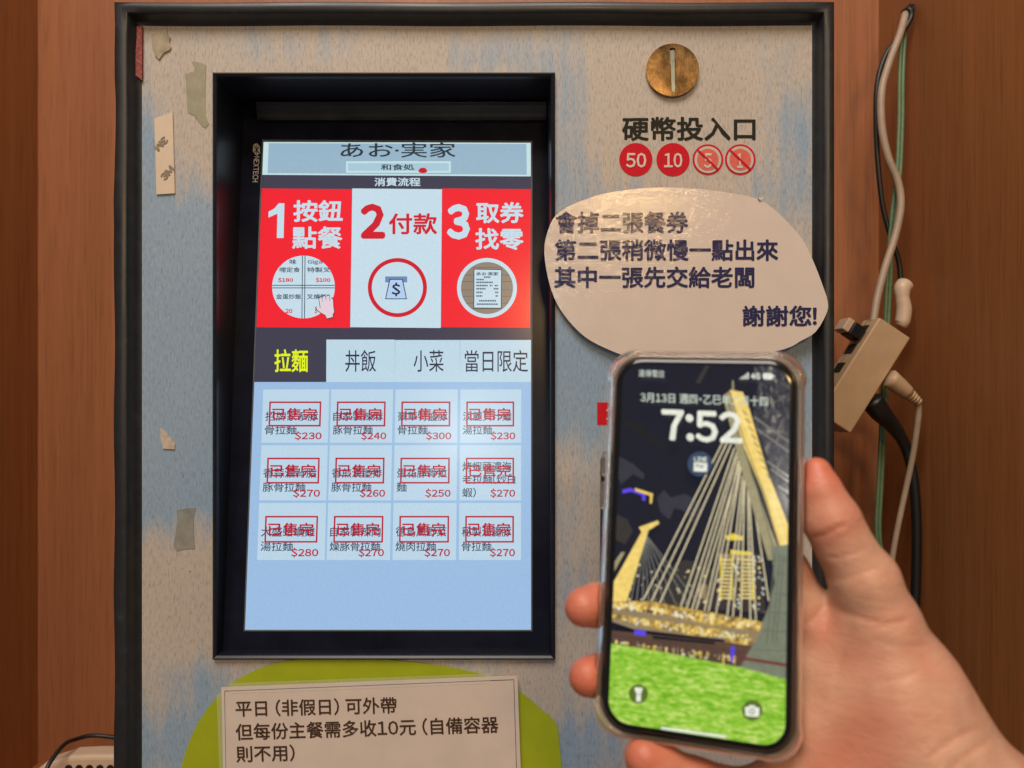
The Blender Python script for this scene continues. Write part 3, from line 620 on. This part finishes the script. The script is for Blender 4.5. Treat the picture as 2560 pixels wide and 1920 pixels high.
# ------------------------------------------------------------------ cream device on the counter at the left
dv = thing('desk_device', (-.36, .16, ZC), 'cream plastic device with a row of round holes on the counter left of the machine', 'device')
zt = (960 - 1862) / F * .694; k = MB()
pr = [(-.452, ZC), (-.447, zt - .024), (-.428, zt - .009), (-.404, zt - .001), (-.385, zt), (-.270, zt), (-.270, ZC)]
vs = [(x, y, z) for y in (.155, .176) for x, z in pr]; n = len(pr)
k.add(vs, [list(range(n)), list(range(n, 2 * n))[::-1]] + [[i, n + i, n + (i + 1) % n, (i + 1) % n] for i in range(n)], 'cream_plastic'); keep(k.build('housing', bevel=.004), dv)
k = MB(); k.tube([(-.372, .1545, zt - .036), (-.360, .1545, zt - .020), (-.345, .1545, zt - .010), (-.320, .1545, zt - .006), (-.275, .1545, zt - .005)], .0016, 'cream_plastic', 8); keep(k.build('ridge', smooth=True), dv)
k = MB()
for i in range(7):
    x = (172 + 26 * i - 1280) / F * .674; z = (960 - 1921) / F * .674
    k.tube([(x, .1556, z), (x, .1544, z)], .0034, 'dark_hole', 14, 1)
keep(k.build('hole_row'), dv)
k = MB(); k.tube([dpt(112, 1935, .648), dpt(126, 1905, .655), dpt(160, 1862, .672), dpt(190, 1848, .69), dpt(228, 1839, .70), dpt(275, 1842, .705), dpt(330, 1852, .71)], .0019, 'cable_black'); tag(k.build('black_cable', smooth=True), 'thin black cable arching over the cream device at the left', 'cable')

# ------------------------------------------------------------------ the phone
PR = np.array([[.95972581, .06222052, -.27396163], [-.27997456, .13111766, -.95101126], [-.02325121, .98941233, .14325717]])
PO = np.array([.0728, .28782134 - D, -.06214165])
PW, PH, PRAD = .0690, .1450, .0105
PHONE = Plane(PO, PR[:, 2])
def ploc(x, y, z): return Vector(PO + PR @ np.array([x, y, z]))
def rrect(off, bulge=0.0, n=10):
    """outline of the phone grown by off, with thicker bumper corners"""
    out = []; a, b, r = PW / 2 + off, PH / 2 + off, PRAD + off
    for cx, cy, s0 in ((1, 1, 0), (-1, 1, 90), (-1, -1, 180), (1, -1, 270)):
        for i in range(n + 1):
            t = math.radians(s0 + 90 * i / n); bl = bulge * math.sin(math.pi * i / n) ** .7
            out.append((cx * (a - r) + (r + bl) * math.cos(t), cy * (b - r) + (r + bl) * math.sin(t)))
    return out
ph = thing('smartphone', ploc(0, -PH / 2, -.005), 'smartphone in a clear case showing a night bridge lock screen held in the hand', 'phone')
def shell(prof, mat, name, caps=(False, False)):
    k = MB(); vs = []; n = None
    for off, z, bl in prof:
        p = rrect(off, bl); n = len(p); vs += [ploc(x, y, z) for x, y in p]
    fs = [[i * n + j, i * n + (j + 1) % n, (i + 1) * n + (j + 1) % n, (i + 1) * n + j] for i in range(len(prof) - 1) for j in range(n)]
    if caps[0]: fs.append(list(range(n)))
    if caps[1]: fs.append([(len(prof) - 1) * n + j for j in range(n)])
    k.add(vs, fs, mat); o = k.build(name, smooth=True); keep(o, ph)
    md = o.modifiers.new('split', 'EDGE_SPLIT'); md.split_angle = math.radians(48); return o
shell([(0, 0, 0), (.0006, -.0006, 0), (.0010, -.0016, 0), (.0010, -.0070, 0), (0, -.0080, 0)], 'phone_metal', 'phone_body', (True, True))
shell([(0, 0.0003, 0), (-.0004, .0006, 0), (-.0025, .0007, 0)], 'phone_black', 'glass_rim', (False, True))
shell([(.0011, .0002, 0), (.0014, .0011, .0002), (.0022, .0014, .0005), (.0030, .0010, .0012), (.0035, -.0008, .0017), (.0037, -.0050, .0018), (.0034, -.0090, .0015), (.0026, -.0102, .0010), (0, -.0104, 0), (0, -.0086, 0), (.0012, -.0084, 0), (.0012, -.0004, 0), (.0011, .0002, 0)], 'clear_case', 'case')
for v0, v1 in ((1128, 1190), (1205, 1274)):
    a_, b_ = [np.linalg.solve(PR, np.array(PHONE.P(1518, v)) - PO) for v in (v0, v1)]
    k = MB(); ax = Vector(PR[:, 1]) * (a_[1] - b_[1]) / 2; k.obox(ploc(-PW / 2 - .0043, (a_[1] + b_[1]) / 2, -.004), Vector(PR[:, 0]) * .0012, ax, Vector(PR[:, 2]) * .0016, 'clear_case'); keep(k.build('side_button', bevel=.0008), ph)

def w2px(p): p = Vector(p) - CAM; return (1280 + F * p.x / p.y, 960 - F * p.z / p.y)
SCR = [w2px(ploc(x, y, .0008)) for x, y in rrect(-.0022)]
k = MB(); h0 = .0008; Z6 = lambda x, y: (1400 + x / 3.073, 860 + y / 3.073); Z7 = lambda x, y: (1400 + x / 3.073, 1380 + y / 3.073)
lay = [h0]
def put(poly, mat, fn=None, step=.00003):
    p = clip([fn(*q) for q in poly] if fn else list(poly), SCR)
    if len(p) > 2:
        lay[0] += step; k.poly(PHONE, p, mat, lay[0])
def bar(a_, b_, t, mat):
    d = Vector((b_[0] - a_[0], b_[1] - a_[1])); d = Vector((-d.y, d.x)).normalized() * t / 2
    put([(a_[0] + d.x, a_[1] + d.y), (b_[0] + d.x, b_[1] + d.y), (b_[0] - d.x, b_[1] - d.y), (a_[0] - d.x, a_[1] - d.y)], mat)
def dots(n, fn, mats, r0, r1, st=.00004):
    lay[0] += st
    for _ in range(n):
        x, y = fn(); r = random.uniform(r0, r1)
        if len(clip([(x - 9, y - 9), (x + 9, y - 9), (x + 9, y + 9), (x - 9, y + 9)], SCR)) == 4: k.ring(PHONE, x, y, r, 0, random.choice(mats), lay[0] + random.random() * .00003, 8)
    lay[0] += .00004
k.poly(PHONE, SCR, 'ph_sky', h0)
# dim clouds and dark band
put([(450, 860), (560, 920), (650, 1000), (640, 1040), (560, 1000), (470, 1080), (440, 1010)], 'ph_cloud', Z6)
put([(400, 1290), (520, 1350), (560, 1440), (500, 1540), (420, 1500), (390, 1659)], 'ph_city', Z6)
put([(745, 1180), (800, 1120), (850, 1180), (960, 1150), (1080, 1220), (1090, 1300), (1030, 1380), (950, 1280), (880, 1260), (840, 1350), (770, 1290)], 'ph_cloud', Z6)
put([(1040, 300), (1130, 140), (1160, 145), (1080, 300)], 'ph_city', Z6)
put([(470, 540), (640, 640), (800, 780), (780, 810), (600, 700), (470, 600)], 'ph_dark', Z6)
# foliage at the right
put([(1480, 130), (1640, 120), (1800, 300), (1790, 1250), (1700, 1120), (1600, 880), (1480, 560), (1520, 330)], 'ph_foliage', Z6)
for y0, x0 in ((560, 1490), (650, 1510), (900, 1590), (960, 1620), (1090, 1680)): bar(Z6(x0, y0), Z6(1775, y0 + (1775 - x0) * .72), 5, 'ph_frond')
# blue roof lights
put([(478, 1120), (540, 1105), (660, 1150), (655, 1205), (630, 1200), (630, 1165), (545, 1135), (480, 1150)], 'ph_violet', Z6)
put([(575, 1105), (715, 1150), (705, 1225), (690, 1225), (690, 1165), (580, 1130)], 'ph_gold', Z6)
# city and tower
put([(880, 90), (960, 60), (1010, 70), (1110, 90), (1170, 150), (1170, 440), (640, 380), (640, 260), (800, 240)], 'ph_city', Z7)
put([(1220, 0), (1540, 10), (1580, 470), (1170, 440)], 'ph_tower', Z7)
put([(1060, 250), (1130, 250), (1120, 380), (1060, 350)], 'ph_deck', Z7)
put([(1270, 1475), (1330, 1455), (1410, 1480), (1405, 1510), (1280, 1505)], 'ph_crown', Z6); put([(1310, 1580), (1480, 1600), (1480, 1640), (1310, 1620)], 'ph_crown', Z6); put([(1220, 1610), (1500, 1625), (1500, 1665), (1220, 1655)], 'ph_deck', Z6)
for x0 in (1240, 1400):
    for i in range(11): bar(Z7(x0, 62 + i * 29), Z7(x0 + 85, 64 + i * 29), 4.0, 'ph_spark')
    for dx in (0, 85): bar(Z7(x0 + dx, 30), Z7(x0 + dx - 6, 370), 4.2, 'ph_crown')
dots(70, lambda: Z7(random.choice((1222, 1345, 1375, 1490, 1530, 1560)) + random.uniform(-8, 8), random.uniform(40, 440)), ['ph_white', 'ph_spark', 'ph_soft'], 1.6, 3.4)
dots(60, lambda: Z7(random.uniform(520, 1170), random.uniform(90, 400)), ['ph_cloud', 'ph_deck', 'ph_cable', 'ph_spark'], 1.4, 3.6)
# small pylon with its stays
for x in (1575, 1590, 1606, 1622, 1640, 1662, 1690, 1722, 1748): bar((1611, 1332), (x, 1512), 2.6, 'ph_frond')
put([(395, 190), (500, 1), (470, 1), (395, 110)], 'ph_pylon', Z7)
put([(1597, 1318), (1645, 1301), (1648, 1309), (1621, 1326), (1566, 1506), (1524, 1506), (1526, 1470), (1604, 1330)], 'ph_pylon_lit')
# stays of the large pylon
for a_, b_ in (((1807, 1105), (1608, 1500)), ((1828, 1110), (1649, 1509)), ((1836, 1120), (1701, 1519)), ((1842, 1130), (1716, 1522)), ((1847, 1150), (1761, 1528)), ((1851, 1165), (1771, 1529)), ((1856, 1190), (1818, 1542)), ((1860, 1200), (1832, 1543)), ((1869, 1205), (1876, 1551)), ((1888, 1280), (1922, 1502)), ((1817, 1108), (1628, 1504)), ((1849, 1158), (1740, 1525)), ((1862, 1195), (1852, 1546)), ((1852, 1170), (1790, 1534)), ((1844, 1140), (1730, 1523)), ((1872, 1215), (1890, 1550))): bar(a_, b_, 3.3, 'ph_cable')
put([(1250, 400), (1300, 362), (1335, 480), (1470, 1000), (1620, 1420), (1720, 1659), (1600, 1659), (1500, 1330), (1380, 920)], 'ph_pylon', Z6)
put([(1303, 352), (1405, 370), (1455, 500), (1600, 1000), (1645, 1110), (1765, 1420), (1760, 1640), (1690, 1580), (1550, 1120), (1400, 760)], 'ph_pylon_lit', Z6)
for i in range(9): bar(Z6(1400 + i * 23, 510 + i * 62), Z6(1440 + i * 23, 545 + i * 62), 3, 'ph_deck')
for a_, b_, t_, m_ in (((1305, 365), (1420, 760), 3, 'ph_deck'), ((1420, 760), (1560, 1120), 3, 'ph_deck'), ((1560, 1120), (1695, 1585), 3, 'ph_deck'), ((1290, 440), (1500, 1060), 2.5, 'ph_stone_dark'), ((1500, 1060), (1660, 1655), 2.5, 'ph_stone_dark'), ((1350, 420), (1480, 760), 6, 'ph_spark'), ((1620, 1150), (1735, 1560), 9, 'ph_spark')): bar(Z6(*a_), Z6(*b_), t_, m_)
put([(1322, 280), (1334, 280), (1338, 360), (1320, 360)], 'ph_pylon', Z6)
# stone foot, decks, water
put([(1620, -40), (1770, -60), (1765, 400), (1750, 1010), (1370, 890), (1490, 690), (1600, 430), (1650, 240)], 'ph_stone', Z7)
for y in (60, 160, 320, 460, 600, 750): bar(Z7(1640 - max(0, y - 200) * .35, y), Z7(1770, y + 10), 2.0, 'ph_stone_dark')
for x in (1650, 1690, 1720): bar(Z7(x, 20), Z7(x - 60, 700), 3.0, 'ph_stone_dark')
put([(380, 600), (1480, 715), (1380, 890), (380, 700)], 'ph_water', Z7)
put([(395, 425), (1560, 580), (1510, 680), (1490, 700), (560, 590), (385, 530)], 'ph_deck', Z7)
put([(380, 378), (700, 380), (1560, 540), (1530, 605), (1150, 560), (700, 450), (380, 430)], 'ph_lights', Z7)
put([(380, 462), (560, 500), (1240, 590), (1230, 650), (1000, 640), (560, 545), (385, 500)], 'ph_lights', Z7)
put([(700, 640), (1190, 690), (1190, 712), (720, 668)], 'ph_dark', Z7); put([(1300, 640), (1480, 670), (1480, 720), (1260, 690)], 'ph_lights', Z7)
put([(570, 595), (660, 605), (660, 645), (570, 635)], 'ph_violet', Z7); put([(1310, 725), (1345, 730), (1340, 860), (1310, 850)], 'ph_violet', Z7)
dots(110, lambda: (lambda x: Z7(x, 400 + (x - 400) * .13 + random.uniform(-14, 30)))(random.uniform(400, 1540)), ['ph_spark', 'ph_gold', 'ph_white'], 1.6, 4.6)
dots(90, lambda: (lambda x: Z7(x, 490 + (x - 400) * .15 + random.uniform(-10, 40)))(random.uniform(400, 1440)), ['ph_spark', 'ph_gold', 'ph_soft'], 1.6, 4.0)
dots(34, lambda: (lambda x: Z7(x, 690 + (x - 400) * .12 + random.uniform(-10, 60)))(random.uniform(420, 1400)), ['ph_gold', 'ph_deck', 'ph_soft'], 1.6, 5.0)
for _ in range(26):
    x = random.uniform(420, 1400); y = 665 + (x - 400) * .13; bar(Z7(x, y + random.uniform(0, 20)), Z7(x - 2, y + random.uniform(40, 95)), random.uniform(2, 7), random.choice(['ph_gold', 'ph_deck', 'ph_spark', 'ph_pylon', 'ph_window']))
for y in (650, 680, 710, 740): bar(Z7(390, y - 10), Z7(1420, y + 125), 1.6, 'ph_tower')
put([(1380, 800), (1760, 860), (1760, 885), (1380, 825)], 'ph_rail', Z7)
put([(300, 690), (375, 700), (700, 752), (1100, 830), (1400, 890), (1780, 990), (1800, 1700), (300, 1700)], 'ph_grass', Z7)
display = k.build('display'); keep(display, ph)
top = lay[0] + .0001
def dsub(k, name): o = k.build(name); keep(o, display); return o
k = MB(); k.text(PHONE, '7:52', [Z6(778, 497), Z6(1396, 520), Z6(1402, 768), Z6(790, 740)], 'ph_white', top, .028); dsub(k, 'clock_digits')
k = MB(); k.text(PHONE, '3月13日 週四・乙巳年二月十四', [Z6(618, 370), Z6(1596, 403), Z6(1596, 480), Z6(618, 446)], 'ph_soft', top, .014); dsub(k, 'date_line')
k = MB(); k.text(PHONE, '遠傳電信', [Z6(605, 195), Z6(803, 202), Z6(800, 258), Z6(603, 250)], 'ph_soft', top, .01); dsub(k, 'carrier_name')
k = MB()
for i in range(4): k.poly(PHONE, [Z6(1380 + i * 19, 262 - 14 * i), Z6(1393 + i * 19, 262 - 14 * i), Z6(1392 + i * 19, 270), Z6(1379 + i * 19, 268)], 'ph_white', top)
k.text(PHONE, '4G', [Z6(1466, 222), Z6(1536, 226), Z6(1536, 272), Z6(1466, 268)], 'ph_white', top, .03)
k.poly(PHONE, [Z6(1565 + dx, 245 + dy) for dx, dy in ((0, -22), (60, -20), (72, -8), (72, 16), (60, 28), (4, 26), (-6, 14), (-6, -10))], 'ph_white', top); k.poly(PHONE, [Z6(1642, 240), Z6(1650, 240), Z6(1650, 256), Z6(1642, 256)], 'ph_white', top)
dsub(k, 'status_icons')
k = MB(); k.ring(PHONE, 1749.8, 1160, 31, 0, 'ph_icon', top); k.text(PHONE, 'LINE', [Z6(1030, 866), Z6(1130, 870), Z6(1130, 902), Z6(1030, 898)], 'ph_white', top + .0001, .03)
k.poly(PHONE, [Z6(1028, 908), Z6(1132, 912), Z6(1130, 982), Z6(1026, 978)], 'ph_white', top + .0001); k.text(PHONE, 'Pay', [Z6(1045, 922), Z6(1108, 925), Z6(1108, 956), Z6(1045, 953)], 'ph_icon', top + .0002, .02); dsub(k, 'widget_icon')
k = MB(); k.ring(PHONE, 1596, 1735, 24, 0, 'ph_button', top); k.poly(PHONE, [Z7(573, 1040), Z7(635, 1042), Z7(633, 1065), Z7(622, 1085), Z7(620, 1150), Z7(585, 1148), Z7(588, 1085), Z7(575, 1062)], 'ph_white', top + .0001); k.ring(PHONE, *Z7(603, 1096), 2, 0, 'ph_button', top + .0002, 8); dsub(k, 'torch_button')
k = MB(); k.ring(PHONE, 1880.6, 1776, 26, 0, 'ph_button', top); k.poly(PHONE, [Z7(1420, 1192), Z7(1448, 1190), Z7(1458, 1176), Z7(1495, 1178), Z7(1504, 1194), Z7(1532, 1197), Z7(1530, 1262), Z7(1500, 1268), Z7(1425, 1258)], 'ph_white', top + .0001); k.ring(PHONE, *Z7(1476, 1224), 4.5, 7, 'ph_button', top + .0002, 20); dsub(k, 'camera_button')
k = MB(); k.line(PHONE, Z7(776, 1352), Z7(1275, 1420), 6.5, 'ph_white', top); dsub(k, 'home_bar')

# ------------------------------------------------------------------ the hand
def hp(u, v, off): return np.array(PHONE.P(u, v, -off))
def chain(*nodes): return [(hp(u, v, o / 1000), r / 1000) for u, v, o, r in nodes]
FING = dict(
    index=chain((2040, 1580, 23, 10.5), (1960, 1430, 22, 9.5), (1860, 1250, 22, 8.2), (1780, 1130, 20, 7.0)),
    middle=chain((2000, 1660, 22, 11.0), (1800, 1570, 25, 9.2), (1620, 1512, 21, 8.4), (1494, 1512, 11, 8.3), (1460, 1518, 4, 8.0)),
    ring=chain((2000, 1770, 22, 11.0), (1800, 1745, 25, 9.0), (1620, 1700, 21, 8.0), (1502, 1690, 11, 8.1), (1470, 1692, 4, 7.8)),
    pinky=chain((2040, 1900, 18, 11.0), (1880, 1990, 14, 9.0), (1740, 1955, 9, 8.2), (1650, 1915, 4, 8.0), (1612, 1893, 1, 7.9)))
THUMB = chain((2042, 1178, 7, 4.8), (2052, 1230, 7, 6.9), (2078, 1300, 8, 9.5), (2110, 1365, 10, 9.4), (2160, 1450, 13, 11.6), (2195, 1565, 18, 14.6), (2235, 1690, 23, 19.5), (2270, 1815, 25, 21.3))
PALM = [chain((2270, 1815, 25, 21.3), (2365, 1975, 24, 22.5), (2560, 2130, 22, 24.5), (2960, 2370, 18, 28), (3500, 2720, 5, 33)),
        chain((2085, 1640, 27, 14.5), (2120, 1730, 27, 18), (2240, 1860, 30, 23), (2380, 2020, 27, 23)),
        chain((2020, 1700, 28, 14), (2050, 1830, 29, 17), (2150, 1960, 30, 21), (2400, 2080, 27, 25)),
        chain((2030, 1850, 26, 14), (2060, 1960, 26, 18), (2200, 2080, 27, 23), (2460, 2140, 24, 25))]
def seg_sdf(P, chainv):
    d = np.full(len(P), 1e3, np.float32)
    for (a, ra), (b, rb) in zip(chainv[:-1], chainv[1:]):
        ab = b - a; t = np.clip(((P - a) @ ab) / (ab @ ab), 0, 1)
        q = np.linalg.norm(P - (a + t[:, None] * ab), axis=1) - (ra + (rb - ra) * t)
        d = smin(d, q, .004)
    return d
def smin(a, b, k):
    h = np.clip(.5 + .5 * (b - a) / k, 0, 1); return b + (a - b) * h - k * h * (1 - h)
def hand_sdf(P):
    palm = None
    for c in PALM:
        d = seg_sdf(P, c); palm = d if palm is None else smin(palm, d, .018)
    palm = smin(palm, seg_sdf(P, THUMB), .016)
    out = palm
    for f in FING.values(): out = smin(out, smin(palm, seg_sdf(P, f), .006), .0012)
    # the phone and its case press into the flesh
    L = (P - PO) @ PR; q = np.abs(L - np.array([0, 0, -.0047])) - np.array([PW / 2 + .0038 - .004, PH / 2 + .0038 - .004, .0060 - .004])
    box = np.linalg.norm(np.maximum(q, 0), axis=1) + np.minimum(q.max(1), 0) - .004
    return -smin(-out, box - .0002, .0015)
def surface_nets(f, lo, hi, h):
    n = np.ceil((hi - lo) / h).astype(int) + 1
    ax = [lo[i] + np.arange(n[i]) * h for i in range(3)]
    V = np.empty(n, np.float32)
    for i in range(0, n[0], 8):
        g = np.stack(np.meshgrid(ax[0][i:i + 8], ax[1], ax[2], indexing='ij'), -1).reshape(-1, 3)
        V[i:i + 8] = f(g).reshape(-1, n[1], n[2])
    ins = V < 0
    cnt = sum(ins[a:n[0] - 1 + a, b:n[1] - 1 + b, c:n[2] - 1 + c].astype(np.int8) for a in (0, 1) for b in (0, 1) for c in (0, 1))
    act = (cnt > 0) & (cnt < 8); idx = -np.ones(act.shape, int); cells = np.argwhere(act); idx[act] = np.arange(len(cells))
    acc = np.zeros((len(cells), 3)); num = np.zeros(len(cells))
    for a in range(3):
        for b in (0, 1):
            for c in (0, 1):
                o0 = [0, 0, 0]; oth = [i for i in range(3) if i != a]; o0[oth[0]] = b; o0[oth[1]] = c; o1 = list(o0); o1[a] = 1
                v0 = V[tuple((cells + o0).T)]; v1 = V[tuple((cells + o1).T)]; cr = (v0 < 0) != (v1 < 0)
                t = np.where(cr, v0 / np.where(cr, v0 - v1, 1), 0); p = np.array(o0, float)[None].repeat(len(cells), 0); p[:, a] += t
                acc[cr] += p[cr]; num[cr] += 1
    verts = lo + (cells + acc / num[:, None]) * h; faces = []
    for a in range(3):
        o1, o2 = [i for i in range(3) if i != a]; sl0 = [slice(None)] * 3; sl1 = [slice(None)] * 3; sl0[a] = slice(0, -1); sl1[a] = slice(1, None)
        cr = ins[tuple(sl0)] != ins[tuple(sl1)]; e = np.argwhere(cr); e = e[(e[:, o1] > 0) & (e[:, o2] > 0) & (e[:, o1] < n[o1] - 1) & (e[:, o2] < n[o2] - 1)]
        q = []
        for d1, d2 in ((-1, -1), (0, -1), (0, 0), (-1, 0)):
            c = e.copy(); c[:, o1] += d1; c[:, o2] += d2; q.append(idx[tuple(c.T)])
        q = np.stack(q, 1); inside = ins[tuple(e.T)]; flip = inside if a != 1 else ~inside
        q[~flip] = q[~flip][:, ::-1]; faces.append(q)
    return verts, np.concatenate(faces)
pts = np.array([p for c in list(FING.values()) + [THUMB] + PALM for p, r in c if p[0] < .42]); lo = pts.min(0) - .04; hi = pts.max(0) + .04
hi[0] = min(hi[0], .34); lo[2] = max(lo[2], -.30)
verts, faces = surface_nets(hand_sdf, lo, hi, .00115)
# skin creases and pads, pressed in along lines
cr_lines = [([(2028, 1345), (2060, 1338), (2090, 1322), (2112, 1308)], 0.00082, 3.5), ([(2070, 1395), (2110, 1392), (2160, 1372)], 0.00045, 4), ([(2084, 1452), (2130, 1440), (2190, 1420)], 0.00038, 4), ([(2074, 1512), (2110, 1532), (2160, 1548), (2215, 1560), (2262, 1552)], 0.00060, 5),
            ([(2075, 1508), (2050, 1528), (2032, 1556)], 0.00070, 8), ([(2125, 1570), (2098, 1650), (2088, 1730)], 0.00030, 9), ([(2290, 1680), (2240, 1700), (2190, 1705)], 0.00030, 5), ([(2440, 1820), (2380, 1850), (2330, 1890)], 0.00052, 6), ([(2470, 1850), (2400, 1900), (2350, 1950)], 0.00045, 6),
            ([(2190, 1600), (2250, 1620), (2310, 1612)], 0.00030, 5)]
R3 = verts - np.array(CAM); UV = np.stack([1280 + F * R3[:, 0] / R3[:, 1], 960 - F * R3[:, 2] / R3[:, 1]], 1)
eps = 4e-4; nrm = np.stack([hand_sdf(verts + eps * np.eye(3)[i]) - hand_sdf(verts - eps * np.eye(3)[i]) for i in range(3)], 1); nrm /= np.linalg.norm(nrm, axis=1)[:, None] + 1e-9
face_cam = np.clip(-nrm[:, 1] * 1.5, 0, 1); dep = np.zeros(len(verts))
for ln_, am, wd in cr_lines:
    dd = np.full(len(verts), 1e9)
    for a_, b_ in zip(ln_[:-1], ln_[1:]):
        a_, b_ = np.array(a_, float), np.array(b_, float); t = np.clip(((UV - a_) @ (b_ - a_)) / ((b_ - a_) @ (b_ - a_)), 0, 1); dd = np.minimum(dd, np.linalg.norm(UV - a_ - t[:, None] * (b_ - a_), axis=1))
    dep += 1.35 * am * np.exp(-(dd / wd) ** 2)
verts = verts - nrm * (dep * face_cam)[:, None]
flush = np.zeros(len(verts))
for p, rad in [(FING['middle'][-1][0], .017), (FING['ring'][-1][0], .016), (FING['pinky'][-1][0], .018), (THUMB[0][0], .016), (THUMB[2][0], .010)]: flush = np.maximum(flush, np.exp(-(np.linalg.norm(verts - p, axis=1) / rad) ** 2))
flush = np.clip(flush + dep * 300, 0, 1)
for ce, rd, am in (((2090, 1900), 130, .35), ((2060, 1560), 50, .5), ((2150, 1620), 90, .18), ((1760, 1930), 120, .6)): flush = np.maximum(flush, am * np.exp(-(np.linalg.norm(UV - np.array(ce), axis=1) / rd) ** 2))
me = bpy.data.meshes.new('person'); me.from_pydata(verts.tolist(), [], faces.tolist()); me.materials.append(M['skin'])
me.polygons.foreach_set('use_smooth', [True] * len(me.polygons)); me.update()
a = me.attributes.new('flush', 'FLOAT', 'POINT'); a.data.foreach_set('value', flush)
hand = bpy.data.objects.new('person', me); S.collection.objects.link(hand)
sm = hand.modifiers.new('smooth', 'SMOOTH'); sm.factor = .5; sm.iterations = 3
tag(hand, 'bare right hand and wrist holding up the smartphone with thumb along its side', 'person')
